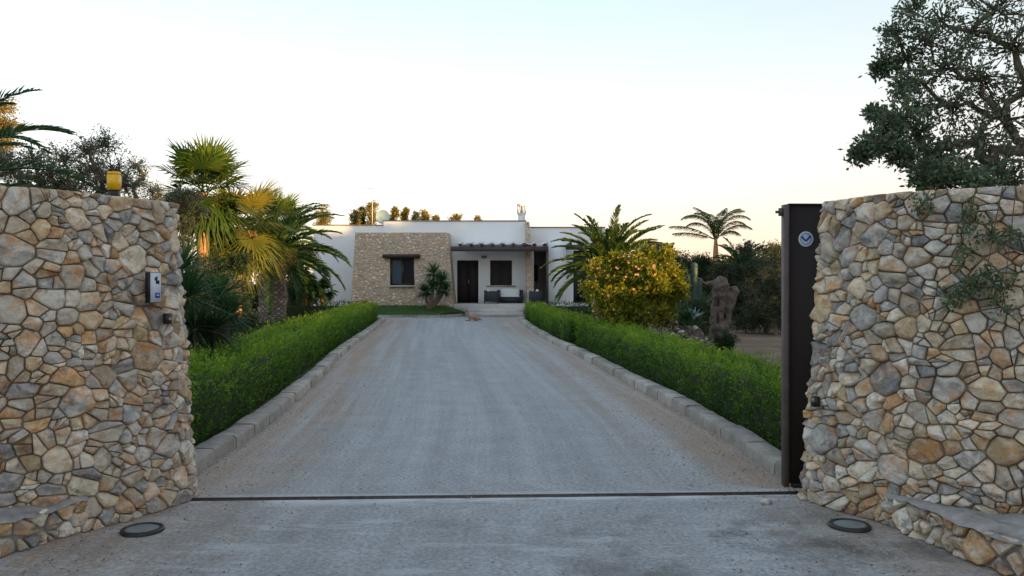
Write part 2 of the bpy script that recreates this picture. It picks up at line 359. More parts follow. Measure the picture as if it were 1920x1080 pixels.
a = dr.data.attributes.new('across', 'FLOAT', 'POINT'); a.data.foreach_set('value', np.array(ACR, np.float32))

def kerb_mat():
    m, t, b = nt('worn_kerb_stone'); v = objco(t); r = attr(t)
    c = ramp(t, r, [(0, (.27, .25, .22)), (.5, (.34, .31, .27)), (1, (.44, .41, .36))])
    c = mix_(t, 1.0, c, ramp(t, noise_(t, 5, 6, .7, v), [(.3, (.62, .62, .62)), (.7, (1.2, 1.2, 1.2))]), 'MULTIPLY')
    c = mix_(t, ramp(t, noise_(t, 14, 5, .7, v), [(.55, (0, 0, 0)), (.72, (.6, .6, .6))]), c, (.13, .12, .105))
    L_(t, c, b.inputs['Base Color']); b.inputs['Roughness'].default_value = .9
    bump(t, b, noise_(t, 30, 6, .7, v), .7, .02); return m
M['kerb'] = kerb_mat()
def kerb(E, side, name, seed, w=.23, h=.12, block=.62):
    """blocks laid end to end along the edge; side -1: body lies to the left of the edge"""
    rng = np.random.default_rng(seed); mb = MB(); d = np.r_[0, np.cumsum(np.linalg.norm(np.diff(E, axis=0), axis=1))]
    s = 0
    while s < d[-1] - .2:
        l = block * rng.uniform(.75, 1.35); e = min(s + l, d[-1]); g = .006
        a_ = np.array([np.interp(s + g, d, E[:, k]) for k in (0, 1)]); b_ = np.array([np.interp(e - g, d, E[:, k]) for k in (0, 1)])
        tg = U(b_ - a_); nn = np.array([-tg[1], tg[0]]) * (1 if side < 0 else -1)
        j = rng.uniform(-.012, .012, 3); hh = h + j[0]; c = .025
        prof = [(0 + j[1], -.06), (0 + j[1] + .004, hh - c), (c + j[1], hh), (w - c, hh + .004), (w, hh - c), (w, -.06)]
        n = 4; V = []
        for k in range(n + 1):
            p = a_ + (b_ - a_) * k / n
            for (o_, z) in prof: jj = rng.uniform(-.006, .006, 2); V.append((*(p + nn * (o_ + jj[0])), z + jj[1]))
        m_ = len(prof); Fq = [(k * m_ + q, k * m_ + q + 1, (k + 1) * m_ + q + 1, (k + 1) * m_ + q) for k in range(n) for q in range(m_ - 1)]
        if side > 0: Fq = [f[::-1] for f in Fq]
        mb.add(V, Fq, rng.uniform())
        for base in (0, n * m_): mb.add([V[base + q] for q in range(m_)], [(0, 1, 4, 5), (1, 2, 3, 4)], .4)
        s = e
    return tag(mb.build(name, M['kerb']), kind='structure')
kerb(EL, -1, 'kerb', 1); kerb(ER, 1, 'kerb', 2)

# loose gravel grains on the drive
rng = np.random.default_rng(5); mb = MB(); n = 5200
y = 3.2 + 12 * rng.uniform(size=n) ** 1.6; sd = rng.choice([-1, 1], n)
e = np.where(sd < 0, edge_x(EL, np.maximum(y, 6.0)), edge_x(ER, np.maximum(y, 6.2)))
x = e * (1 - .45 * rng.uniform(size=n) ** 2.0) - sd * .01; x[:900] = rng.uniform(-2.2, 2.1, 900)
r_ = rng.uniform(.003, .009, n) * np.where(rng.uniform(size=n) > .96, 1.7, 1)
dd = np.array([(1, 0, 0), (0, 1, 0), (-1, 0, 0), (0, -1, 0), (0, 0, 1)], float)
V = np.stack([x, y, np.full(n, .001)], 1)[:, None] + dd[None] * (r_[:, None] * rng.uniform(.6, 1.3, (n, 5)))[:, :, None]
ff = np.array([(0, 1, 4), (1, 2, 4), (2, 3, 4), (3, 0, 4)]); fa = (np.arange(n)[:, None, None] * 5 + ff[None]).reshape(-1, 3)
mb.add(V.reshape(-1, 3), fa, np.repeat(rng.uniform(size=n), 4))
m, t, b = nt('gravel_grain'); L_(t, ramp(t, attr(t), [(0, (.10, .08, .065)), (.5, (.22, .18, .145)), (1, (.42, .38, .33))]), b.inputs['Base Color']); b.inputs['Roughness'].default_value = .9
tag(mb.build('gravel', m), 'loose gravel grains scattered along both edges of the drive', 'gravel', kind='stuff')

# ------------------------------------------------------------------ rubble stone walls
def power_cells(Uw, H, radii, seed, asp=1.2, gap=.010, tries=1.0, wgt=.28, split=.40):
    rng = np.random.default_rng(seed); Pn = np.zeros((0, 2)); R = np.zeros(0); Hs = H * asp
    for r, dens in radii:
        for _ in range(int(dens * tries * Uw * Hs / (r * r))):
            p = np.array([rng.uniform(0, Uw), rng.uniform(0, Hs)]); rr = r * rng.uniform(.85, 1.12)
            if len(R) == 0 or np.all(np.hypot(*(Pn - p).T) > .80 * (R + rr)):
                Pn = np.vstack([Pn, p]); R = np.append(R, rr)
    cells = []
    for i in range(len(R)):
        poly = [np.array(q, float) for q in ((0, 0), (Uw, 0), (Uw, Hs), (0, Hs))]
        d = np.hypot(*(Pn - Pn[i]).T); order = np.argsort(d)[1:26]
        for j in order:
            dj = d[j]; n_ = (Pn[j] - Pn[i]) / dj; off = (dj * dj + wgt * (R[i] ** 2 - R[j] ** 2)) / (2 * dj) - gap / 2
            c0 = Pn[i]; out = []; m_ = len(poly)
            for k in range(m_):
                a_, b_ = poly[k], poly[(k + 1) % m_]; da = (a_ - c0) @ n_ - off; db = (b_ - c0) @ n_ - off
                if da <= 0: out.append(a_)
                if (da < 0) != (db < 0) and abs(da - db) > 1e-9: out.append(a_ + (b_ - a_) * (da / (da - db)))
            poly = out
            if len(poly) < 3: break
        if len(poly) < 3: continue
        parts = [poly]
        if rng.uniform() < split:
            for _ in range(1 + (rng.uniform() < .35)):
                poly = parts.pop(int(np.argmax([np.ptp(np.array(q_), axis=0).prod() for q_ in parts])))
                q_ = np.array(poly); ext = np.ptp(q_, axis=0); c0 = q_.min(0) + ext * rng.uniform(.25, .75, 2)
                a_ = (0 if ext[0] > ext[1] else PI / 2) + rng.normal(0, .45); n_ = np.array([math.cos(a_), math.sin(a_)])
                for sg in (1, -1):
                    out = []; m_ = len(poly)
                    for k in range(m_):
                        u0, u1 = poly[k], poly[(k + 1) % m_]; da = sg * ((u0 - c0) @ n_) + gap / 2; db = sg * ((u1 - c0) @ n_) + gap / 2
                        if da <= 0: out.append(u0)
                        if (da < 0) != (db < 0) and abs(da - db) > 1e-9: out.append(u0 + (u1 - u0) * (da / (da - db)))
                    if len(out) >= 3: parts.append(out)
        for q_ in parts:
            q = np.array(q_); q[:, 1] /= asp
            wv = np.array([(noise.noise(Vector((p_[0] * 3.1, p_[1] * 3.1, seed))), noise.noise(Vector((p_[0] * 3.1, p_[1] * 3.1, seed + 50.)))) for p_ in q]) * .07
            wv[:, 0] *= np.clip(np.minimum(q[:, 0], Uw - q[:, 0]) / .15, 0, 1); wv[:, 1] *= np.clip(np.minimum(q[:, 1], H - q[:, 1]) / .15, 0, 1)
            cells.append(q + wv)
    return cells
def chaikin(q, k=.22, it=1):
    for _ in range(it):
        nx_ = np.roll(q, -1, 0); q = np.stack([q * (1 - k) + nx_ * k, q * k + nx_ * (1 - k)], 1).reshape(-1, 2)
    return q
def stones(mb, cells, pos, seed, bulge=.04, rings=(1, .975, .91, .74, .45), it=2, nz=.027, shift=(0, 0), tilt=.14, edge=-.035):
    rng = np.random.default_rng(seed)
    for q in cells:
        x, y = q[:, 0], q[:, 1]; ar = abs(np.dot(x, np.roll(y, -1)) - np.dot(y, np.roll(x, -1))) / 2; r_s = rng.uniform(0, 50)
        if ar < 3e-4: continue
        q = chaikin(q, rng.uniform(.05, .15), 1)
        if it > 1:
            q = np.stack([q, (q + np.roll(q, -1, 0)) / 2], 1).reshape(-1, 2); cc_ = q.mean(0)
            q = cc_ + (q - cc_) * np.array([1 - max(0, .16 * noise.noise(Vector((p_[0] * 11, p_[1] * 11, seed + r_s)))) for p_ in q])[:, None]; q = chaikin(q, .2, 1)
        c = q.mean(0); sz = math.sqrt(ar); n = len(q); r = rng.uniform()
        bl = bulge * rng.uniform(.3, 1.25) * min(1, .35 + sz / .22); tl = rng.normal(0, tilt, 2)
        pl = [(rng.normal(0, .5, 2), bl * rng.uniform(.5, 1.4)) for _ in range(5)]
        V = []
        def hgt(p, f):
            o_ = p - c; h = bl * (1 - max(0, f) ** 6) ; h = min([h] + [b0 + g0 @ o_ for g0, b0 in pl])
            k3 = noise.noise(Vector((p[0] * 9, p[1] * 9, seed + r * 30))) + .5 * noise.noise(Vector((p[0] * 24, p[1] * 24, seed + r * 30)))
            return max(h + tl @ o_, -.004 if it > 1 else -.01) + nz * k3
        for k, f in enumerate(rings):
            for p in q:
                pp = c + (p - c) * f
                h = edge if k == 0 else (hgt(pp, f) if k > 1 else min(hgt(pp, .97), .5 * bl) - .008)
                V.append(pos(pp[0] + shift[0], pp[1] + shift[1], h))
        V.append(pos(c[0] + shift[0], c[1] + shift[1], hgt(c, 0)))
        m_ = len(rings); i = np.arange(m_ - 1)[:, None] * n; j = np.arange(n)[None]; j2 = (j + 1) % n
        mb.add(V, np.stack([i + j, i + j2, i + n + j2, i + n + j], -1).reshape(-1, 4), r)
        # centre fan shares the last ring
        b0 = (m_ - 1) * n
        mb.f[3].append(np.array([(b0 + q_, b0 + (q_ + 1) % n, m_ * n) for q_ in range(n)]) + mb.n - len(V)); mb.r[3].append(np.full(n, r, np.float32))

class Surf:
    def __init__(s, base, top, H, n=8):
        s.b = catmull(base, n); s.t = catmull(top, n); s.H = H
        m_ = (s.b + s.t) / 2; s.d = np.r_[0, np.cumsum(np.linalg.norm(np.diff(m_, axis=0), axis=1))]; s.L = s.d[-1]
        nn = []
        for c in (s.b, s.t):
            g_ = np.gradient(c, axis=0); k_ = np.stack([g_[:, 1], -g_[:, 0]], 1); nn.append(U(k_))
        s.nb, s.nt = nn
    def ev(s, u, v):
        f = v / s.H
        g_ = lambda A: np.array([np.interp(u, s.d, A[:, 0]), np.interp(u, s.d, A[:, 1])])
        p = g_(s.b) * (1 - f) + g_(s.t) * f; n_ = g_(s.nb) * (1 - f) + g_(s.nt) * f
        return p, n_ / (np.linalg.norm(n_) + 1e-9)
    def pos(s, u, v, h=0):
        p, n_ = s.ev(u, v); return (p[0] + n_[0] * h, p[1] + n_[1] * h, v)
    def find(s, px, py, h=0):
        best = None
        for u in np.linspace(0, s.L, 400):
            for v in np.linspace(0, s.H, 60):
                q = s.pos(u, v)
                if q[1] < .5: continue
                e = (960 + F * q[0] / q[1] - px) ** 2 + (HY - F * (q[2] - CH) / q[1] - py) ** 2
                if best is None or e < best[0]: best = (e, u, v)
        _, u, v = best; p, n_ = s.ev(u, v); return np.array(s.pos(u, v, h)), np.array([n_[0], n_[1], 0])

WH = 2.2
LB = [(-5.6, 3.9), (-4.4, 4.2), (-3.6, 4.6), (-3.14, 4.87), (-2.83, 5.03), (-2.68, 5.19), (-2.50, 5.49), (-2.38, 5.72), (-2.34, 5.86), (-2.42, 6.02), (-2.8, 6.12), (-3.3, 6.1)]
LT = [(-5.6, 4.0), (-4.4, 4.3), (-3.6, 4.62), (-3.16, 4.9), (-2.95, 5.06), (-2.84, 5.28), (-2.68, 5.6), (-2.56, 5.85), (-2.53, 5.97), (-2.6, 6.1), (-2.85, 6.18), (-3.3, 6.16)]
RB = [(3.0, 5.97), (2.45, 5.985), (2.22, 5.97), (2.15, 5.90), (2.24, 5.64), (2.41, 5.37), (2.56, 5.12), (2.97, 4.72), (3.5, 4.4), (4.4, 4.1), (5.6, 3.8)]
RT = [(3.0, 5.97), (2.6, 5.985), (2.38, 5.97), (2.30, 5.88), (2.38, 5.65), (2.48, 5.4), (2.62, 5.2), (2.97, 4.98), (3.5, 4.6), (4.4, 4.25), (5.6, 3.9)]
SL = Surf(LB, LT, WH); SR = Surf(RB, RT, WH)
RAD = [(.165, .28), (.115, .8), (.080, 1.8), (.052, 3.0), (.033, 2.5)]

def core_mesh(S, mb, depth=.030, back=()):
    nu, nv = 90, 16; V = []
    for j in range(nv + 1):
        for i in range(nu + 1):
            u = S.L * i / nu; v = (S.H - .004) * j / nv; V.append(S.pos(u, v, -depth + .012 * noise.noise(Vector((u * 5, v * 5, 0)))))
    mb.add(V, [(j * (nu + 1) + i, j * (nu + 1) + i + 1, (j + 1) * (nu + 1) + i + 1, (j + 1) * (nu + 1) + i) for j in range(nv) for i in range(nu)])
    # flat top and back
    top = V[-(nu + 1):]; e0, e1 = np.array(top[0]), np.array(top[-1]); n0 = len(top)
    bk = [tuple(e0 + (e1 - e0) * i / nu) for i in range(nu + 1)]
    mb.add(top + bk, [(i, i + 1, n0 + i + 1, n0 + i) for i in range(nu)])
    low = [(p[0], p[1], 0) for p in bk]
    mb.add(bk + low, [(i, i + 1, n0 + i + 1, n0 + i) for i in range(nu)])
def rubble_wall(name, label, S, seed, ledge, ends):
    t_ = thing(name, label, 'stone wall', tuple(S.pos(S.L * .5, 0)))
    mb = MB(); stones(mb, power_cells(S.L, S.H, RAD, seed, 1.2, .004), S.pos, seed, .045)
    mb.build('stonework', M['stone'], t_, True)
    mb = MB(); core_mesh(S, mb); mb.build('mortar_core', M['mortar'], t_)
    # low ledge (bench) at the foot
    lf, lb, hh = ledge; c0 = catmull(lf, 8); c1 = catmull(lb, 8)
    S2 = Surf(lf, lf, hh); mb = MB()
    stones(mb, power_cells(S2.L, hh - .02, [(.13, 1.2), (.09, 2), (.06, 3), (.04, 3)], seed + 7, 1.0, .012), S2.pos, seed + 3, .04)
    lg = mb.build('ledge', M['stone'], t_, True)
    tag(lg, 'low stone ledge along the foot of the wall')
    mb = MB(); k = len(c0); V = []
    rows_ = 6
    for r_ in range(rows_ + 1):
        for i in range(k):
            p = c0[i] * (1 - r_ / rows_) + c1[i] * r_ / rows_; nrm_ = S2.nb[i]
            p = p - nrm_ * .0 + (nrm_ * .02 if r_ == 0 else 0)
            V.append((p[0], p[1], hh + .03 * noise.noise(Vector((p[0] * 5, p[1] * 5, 3))) + .012 * noise.noise(Vector((p[0] * 17, p[1] * 17, 3))) - (.02 if r_ == 0 else 0)))
    mb.add(V, [(r_ * k + i, r_ * k + i + 1, (r_ + 1) * k + i + 1, (r_ + 1) * k + i) for r_ in range(rows_) for i in range(k - 1)])
    fr = [(p[0] - S2.nb[i][0] * .03, p[1] - S2.nb[i][1] * .03, z) for z in (0, hh - .01) for i, p in enumerate(c0)]
    mb.add(fr, [(i, i + 1, k + i + 1, k + i) for i in range(k - 1)])
    o = mb.build('ledge_top', M['cap'], lg)
    return t_
LEDL = ([(-5.6, 2.9), (-4.4, 3.5), (-3.6, 4.0), (-2.98, 4.64), (-2.86, 4.92), (-2.73, 5.12)], [(-5.6, 3.95), (-4.4, 4.25), (-3.6, 4.65), (-3.14, 4.92), (-2.90, 5.06), (-2.76, 5.2)], .22)
LEDR = ([(2.47, 5.26), (2.50, 5.10), (2.58, 4.80), (2.66, 4.47), (3.1, 3.9), (4.4, 3.3), (5.6, 2.9)], [(2.50, 5.32), (2.62, 5.15), (2.80, 4.95), (3.0, 4.76), (3.5, 4.45), (4.4, 4.15), (5.6, 3.85)], .22)
rubble_wall('stone_gate_wall', 'splayed rubble stone wall left of the gateway carrying the intercom and the yellow beacon', SL, 11, LEDL, 0)
rubble_wall('stone_gate_wall', 'rubble stone wall right of the gateway with shrub branches hanging over its face', SR, 23, LEDR, 0)

# ------------------------------------------------------------------ gate, track and small fittings
TS = .041
def ty(x, y0=5.946): return y0 + TS * x
gt = thing('sliding_gate', 'dark brown steel sliding gate pushed open behind the right stone wall', 'gate', (2.07, 6.1, 0))
gx = U([1, TS, 0]); gy = np.array([-gx[1], gx[0], 0]); gz = np.array([0, 0, 1.])
g0 = np.array([2.09, 6.09, 0])
mb = MB(); mb.obox(g0 + gx * 2.35 + gz * 1.13, gx * 2.33, gy * .018, gz * 1.06)
for k in range(4): mb.obox(g0 + gx * (.9 + k * 1.15) + gz * 1.13 + gy * .028, gx * .03, gy * .0095, gz * 1.05)
mb.build('gate_panel', M['gate'], gt)
mb = MB(); mb.obox(g0 + gz * 1.12, gx * .018, gy * .034, gz * 1.075); mb.build('end_post', M['gate_edge'], gt)
mb = MB(); mb.obox(g0 + gx * 2.35 + gz * 2.198, gx * 2.33, gy * .026, gz * .006); mb.obox(g0 + gx * 2.37 + gz * .052, gx * 2.32, gy * .03, gz * .016); mb.build('frame_rail', M['gate'], gt)
mb = MB(); mb.obox(g0 + gz * 2.14 - gx * .034, gx * .015, gy * .012, gz * .03); mb.obox(g0 + gz * 2.14 - gx * .062, gx * .012, gy * .01, gz * .010)
mb.build('latch_catch', M['rust'], gt)
for dx in (.35, 4.3):
    mb = MB(); c = g0 + gx * dx + gz * .03; mb.tube([c - gy * .012, c + gy * .012], .022, 14); mb.build('wheel', M['rust'], gt)
sk = g0 - gy * .0205 + gx * .152 + gz * (Z(448, 6.07))
def disc(mb, c, r, n=32, h=.001, r0=0):
    th = np.arange(n) * 2 * PI / n; V = [c + gx * math.cos(a) * r + gz * math.sin(a) * r for a in th]
    if r0 == 0: mb.add(V + [c], [((i + 1) % n, i, n) for i in range(n)])
    else: mb.add(V + [c + gx * math.cos(a) * r0 + gz * math.sin(a) * r0 for a in th], [((i + 1) % n, i, n + i, n + (i + 1) % n) for i in range(n)])
mb = MB(); disc(mb, sk, .058); st = mb.build('sticker', M['stick_white'], gt); tag(st, 'round white sticker with a blue V shaped emblem')
mb = MB(); disc(mb, sk - gy * .001, .046, r0=.036); mb.build('sticker_ring', M['stick_light'], st)
mb = MB(); V = []
def strk(mb, pts, w, dep):
    for a_, b_ in zip(pts[:-1], pts[1:]):
        a_ = np.array(a_); b_ = np.array(b_); d_ = U(b_ - a_); n_ = np.array([-d_[1], d_[0]])
        q = [a_ + n_ * w, b_ + n_ * w, b_ - n_ * w, a_ - n_ * w]; mb.add([sk - gy * dep + gx * x[0] + gz * x[1] for x in q], [(3, 2, 1, 0)])
strk(mb, [(-.034, .018), (-.002, -.016)], .0075, .002); strk(mb, [(-.002, -.016), (.036, .022)], .0075, .0024)
strk(mb, [(.020, .022), (.040, .014)], .005, .0028); strk(mb, [(-.040, .010), (-.022, .020)], .004, .0028)
mb.build('sticker_emblem', M['stick_blue'], st)

mb = MB(); mb.obox((-.1, ty(-.1), .004), gx * 2.28, gy * .017, gz * .005); tr = mb.build('gate_track', M['rust'])
tag(tr, 'thin dark steel rail laid across the driveway between the two walls', 'gate track')
mb = MB(); mb.obox((-.1, ty(-.1), .013), gx * 2.27, gy * .006, gz * .006); mb.build('rail_ridge', M['rust'], tr)
# broken kerb stones at the right end of the rail
rng = np.random.default_rng(3)
for k, (px, py, s_) in enumerate([(1437, 944, .035)]):
    D = CH * F / (py - HY); mb = MB(); mb.ell((X(px, D), D, .012), (s_ * 1.3, s_, s_ * .7), 12, 8, .6, .35, k)
    tag(mb.build('loose_stone', M['stone']), 'small pale loose stone lying by the right end of the rail', 'stone')

def facing(n_): n_ = U(n_); r_ = np.array([-n_[1], n_[0], 0]); return n_, r_      # outward normal and rightward direction (seen from outside)
# intercom
p, n_ = SL.find(276, 541); n_, r_ = facing(n_)
ic = thing('intercom', 'grey wall mounted intercom panel with a blue button on the left stone wall', 'intercom', tuple(p))
c = p + n_ * .055
mb = MB(); mb.obox(c + n_ * .008, r_ * .048, n_ * .022, gz * .108); mb.build('housing', M['black'], ic)
c2 = c + n_ * .0325
mb = MB(); mb.obox(c2, r_ * .042, n_ * .003, gz * .104); mb.build('face_plate', M['panel'], ic)
mb = MB(); mb.obox(c2 + n_ * .004 - gz * .055 + r_ * .012, r_ * .019, n_ * .002, gz * .018); bt = mb.build('button', M['blue'], ic)
mb = MB(); mb.obox(c2 + n_ * .0075 - gz * .055 + r_ * .012, r_ * .009, n_ * .0015, gz * .004); mb.build('button_mark', M['panel'], bt)
mb = MB(); mb.obox(c2 + n_ * .004 + gz * .052 + r_ * .006, r_ * .006, n_ * .002, gz * .026); mb.obox(c2 + n_ * .004 + gz * .038 + r_ * .020, r_ * .007, n_ * .002, gz * .012); mb.obox(c2 + n_ * .004 + gz * .060 - r_ * .006, r_ * .005, n_ * .002, gz * .010)
mb.build('lens_mark', M['black'], ic)
# key switch
p, n_ = SL.find(302, 595); n_, r_ = facing(n_); c = p + n_ * .066
ks = thing('key_switch', 'small black key switch below the intercom on the left wall', 'switch', tuple(p))
mb = MB(); mb.obox(c, r_ * .020, n_ * .022, gz * .038); mb.build('housing', M['black'], ks)
mb = MB(); mb.tube([c + n_ * .022, c + n_ * .030], .010, 14); mb.build('lock', M['metal'], ks)
# photocells
for S, px, py, lab in ((SL, 315, 779, 'small black photocell low on the corner of the left stone wall'), (SR, 1543, 751, 'small black photocell low on the corner of the right stone wall')):
    p, n_ = S.find(px, py); n_, r_ = facing(n_); c = p + n_ * .066
    pc = thing('photocell', lab, 'photocell', tuple(p), 'gate photocells')
    mb = MB(); mb.obox(c, r_ * .022, n_ * .022, gz * .036); mb.build('housing', M['black'], pc)
    mb = MB(); mb.obox(c + n_ * .0235 + gz * .010, r_ * .014, n_ * .002, gz * .014); mb.build('lens', M['lampglass'], pc)
# beacon lamp
D = 5.72; bx = X(214, D)
bc = thing('beacon_lamp', 'yellow square gate beacon lamp standing on top of the left stone wall', 'beacon', (bx, D, WH))
mb = MB(); mb.obox((bx, D, WH + .03), (.034, 0, 0), (0, .028, 0), (0, 0, .035)); mb.build('base', M['black'], bc)
mb = MB(); s1, s2 = .038, .035
for (h0, h1) in ((0, .108), (.110, .130)):
    z0 = WH + .066
    mb.add([(bx + i * (s1 if h0 == 0 else s2), D + j * (s1 if h0 == 0 else s2) * .8, z0 + h) for h in (h0, h1) for j in (-1, 1) for i in (-1, 1)],
           [(0, 2, 3, 1), (4, 5, 7, 6), (0, 1, 5, 4), (2, 6, 7, 3), (0, 4, 6, 2), (1, 3, 7, 5)])
mb.build('lens', M['yellow'], bc)
# ground lamps
for px, py, lab in ((267, 996, 'round flat ground lamp in front of the left stone wall'), (1593, 988, 'round flat ground lamp in front of the right stone wall')):
    D = CH * F / (py - HY); x = X(px, D)
    gl = thing('ground_lamp', lab, 'ground lamp', (x, D, 0), 'ground lamps by the gate')
    mb = MB(); mb.lathe((x, D, 0), [(.132, 0), (.132, .016), (.126, .022), (.104, .023), (.102, .017)], 40); mb.build('rim', M['black'], gl)
    mb = MB(); mb.lathe((x, D, 0), [(.102, .017), (.05, .0185), (.0, .019)], 40); mb.build('lamp_glass', M['lampglass'], gl)

# ------------------------------------------------------------------ house
def facade(mb, x0, x1, z0, z1, y, holes, rev=.14, tilt=None):
    xs = sorted({x0, x1, *[h[0] for h in holes], *[h[1] for h in holes]}); zs = sorted({z0, z1, *[h[2] for h in holes], *[h[3] for h in holes]})
    yy = tilt or (lambda x, z: y)
    for i in range(len(xs) - 1):
        for j in range(len(zs) - 1):
            cx, cz = (xs[i] + xs[i + 1]) / 2, (zs[j] + zs[j + 1]) / 2
            if any(h[0] < cx < h[1] and h[2] < cz < h[3] for h in holes): continue
            a_, b_, c_, d_ = xs[i], xs[i + 1], zs[j], zs[j + 1]
            mb.add([(a_, yy(a_, c_), c_), (b_, yy(b_, c_), c_), (b_, yy(b_, d_), d_), (a_, yy(a_, d_), d_)], [(0, 1, 2, 3)])
    for a_, b_, c_, d_ in holes:
        r = rev; mb.add([(a_, y, c_), (b_, y, c_), (b_, y, d_), (a_, y, d_), (a_, y + r, c_), (b_, y + r, c_), (b_, y + r, d_), (a_, y + r, d_)],
                        [(0, 4, 5, 1), (1, 5, 6, 2), (2, 6, 7, 3), (3, 7, 4, 0)])
def shell(mb, x0, x1, y0, y1, z0, z1):
    """sides, back and roof behind a facade"""
    mb.add([(x0, y0, z0), (x0, y1, z0), (x1, y1, z0), (x1, y0, z0), (x0, y0, z1), (x0, y1, z1), (x1, y1, z1), (x1, y0, z1)],
           [(0, 4, 5, 1), (1, 5, 6, 2), (2, 6, 7, 3), (4, 7, 6, 5)])
house = thing('villa', 'low white flat roofed villa with stone clad front block at the end of drive', 'house', (-2, 40.5, 0))
DM = 40.5; FL = .57
win2 = (X(919, DM), X(960, DM), Z(535, DM), Z(488, DM)); dor = (X(857, DM), X(897, DM), FL, Z(488, DM))
xm0, xm1, zm = X(719, DM), X(986, DM), Z(415, DM)
mb = MB(); facade(mb, xm0, xm1, 0, zm, DM, [win2, dor]); shell(mb, xm0, xm1, DM, 50, 0, zm)
mb.build('main_wall', M['white'], house)
DL = 40.8; xl0, xl1, zl = X(588, DL), X(719, DM) - .003, Z(423, DL)
mb = MB(); facade(mb, xl0, xl1, 0, zl, DL, []); shell(mb, xl0, xl1, DL, 49.7, 0, zl)
mb.build('left_wing_wall', M['white'], house)
DW = 41.0; xw0, xw1, zw = X(986, DM) + .25, 4.78, Z(427, DW)
rec = (X(1001, DW), X(1027, DW), FL, Z(466, DW)); opn = (X(1075, DW), X(1112, DW), FL, Z(470, DW))
mb = MB(); facade(mb, xw0, xw1, 0, zw, DW, [rec, opn], .25); shell(mb, xw0, xw1, DW, 49.5, 0, zw)
mb.build('right_wing_wall', M['white'], house)
# recess behind the opening
mb = MB(); x0, x1 = rec[0] - .35, rec[1] + .002
mb.add([(rec[0], DW + .25, FL), (x0, 43.4, FL), (rec[1], 43.4, FL), (rec[1], DW + .25, FL), (rec[0], DW + .25, rec[3]), (x0, 43.4, rec[3]), (rec[1], 43.4, rec[3]), (rec[1], DW + .25, rec[3])],
       [(0, 1, 5, 4), (1, 2, 6, 5), (2, 3, 7, 6), (4, 5, 6, 7)])
mb.build('recess_wall', M['recess_shade'], house)
w3 = MB(); xx = X(1001, 43.3); w3.box(xx - .2, X(1008, 43.3), 43.30, 43.38, Z(527, 43.3), Z(497, 43.3)); w3.build('window', M['wood'], house)
# copings
for (a_, b_, z_, d_) in ((xm0, xm1, zm, DM), (xl0, xl1, zl, DL), (xw0, xw1, zw, DW)):
    mb = MB(); mb.box(a_ - .03, b_ + .03 if b_ != xl1 else b_ - .035, d_ - .05, d_ + .35, z_ + .002, z_ + .05); mb.build('coping', M['coping'], house)
# windows and doors
def window(x0, x1, z0, z1, y, mats=('pane', 'pane'), sill=True, rev=.08, sillw=.12):
    mb = MB(); fw = .09
    yy0, yy1 = y + rev - .02, y + rev + .05
    mb.box(x0 + .002, x0 + fw, yy0, yy1, z0 + .002, z1 - .002); mb.box(x1 - fw, x1 - .002, yy0, yy1, z0 + .002, z1 - .002)
    mb.box(x0 + fw, x1 - fw, yy0, yy1, z1 - fw, z1 - .002); mb.box(x0 + fw, x1 - fw, yy0, yy1, z0 + .002, z0 + fw)
    cx = (x0 + x1) / 2; mb.box(cx - .05, cx + .05, yy0 - .004, yy1, z0 + fw, z1 - fw)
    w_ = mb.build('window', M['wood'], house)
    for (a_, b_), mt in zip(((x0 + fw, cx - .05), (cx + .05, x1 - fw)), mats):
        p_ = MB(); p_.add([(a_, yy1 - .03, z0 + fw), (b_, yy1 - .03, z0 + fw), (b_, yy1 - .03, z1 - fw), (a_, yy1 - .03, z1 - fw)], [(0, 1, 2, 3)]); p_.build('pane', M[mt], w_)
    if sill:
        s_ = MB(); s_.box(x0 - sillw, x1 + sillw, y - .06, y + .1, z0 - .07, z0 - .003); s_.build('sill', M['floor'], w_)
    return w_
window(*win2, DM, ('shutter', 'shutter'), sillw=.18)
mb = MB(); a_, b_, c_, d_ = dor
mb.box(a_ + .004, a_ + .07, DM + .06, DM + .13, c_ + .003, d_ - .003); mb.box(b_ - .07, b_ - .004, DM + .06, DM + .13, c_ + .003, d_ - .003); mb.box(a_ + .07, b_ - .07, DM + .06, DM + .13, d_ - .07, d_ - .003)
dr_ = mb.build('door', M['door'], house)
mb = MB(); mb.box(a_ + .07, (a_ + b_) / 2 - .004, DM + .09, DM + .125, c_ + .01, d_ - .07); mb.box((a_ + b_) / 2 + .004, b_ - .07, DM + .09, DM + .125, c_ + .01, d_ - .07)
mb.build('door_leaf', M['door'], dr_)
mb = MB(); mb.box((a_ + b_) / 2 + .03, (a_ + b_) / 2 + .06, DM + .03, DM + .07, 1.55, 1.75); mb.build('door_handle', M['metal'], dr_)
a_, b_, c_, d_ = opn; mb = MB(); mb.box(a_ + .003, b_ - .003, DW + .1, DW + .16, c_ + .003, d_ - .003); gd = mb.build('patio_door', M['door'], house)
for k in (0, 1):
    p_ = MB(); p_.box(a_ + .08 + k * (b_ - a_) / 2, a_ - .06 + (k + 1) * (b_ - a_) / 2, DW + .09, DW + .098, c_ + .12, d_ - .12); p_.build('pane', M['pane'], gd)
# white pier in front of the right wing
DP = 40.0
mb = MB(); mb.box(X(1028.5, DP), X(1061, DP), DP, DW - .004, FL + .002, Z(452, DP)); mb.build('pier', M['white'], house)
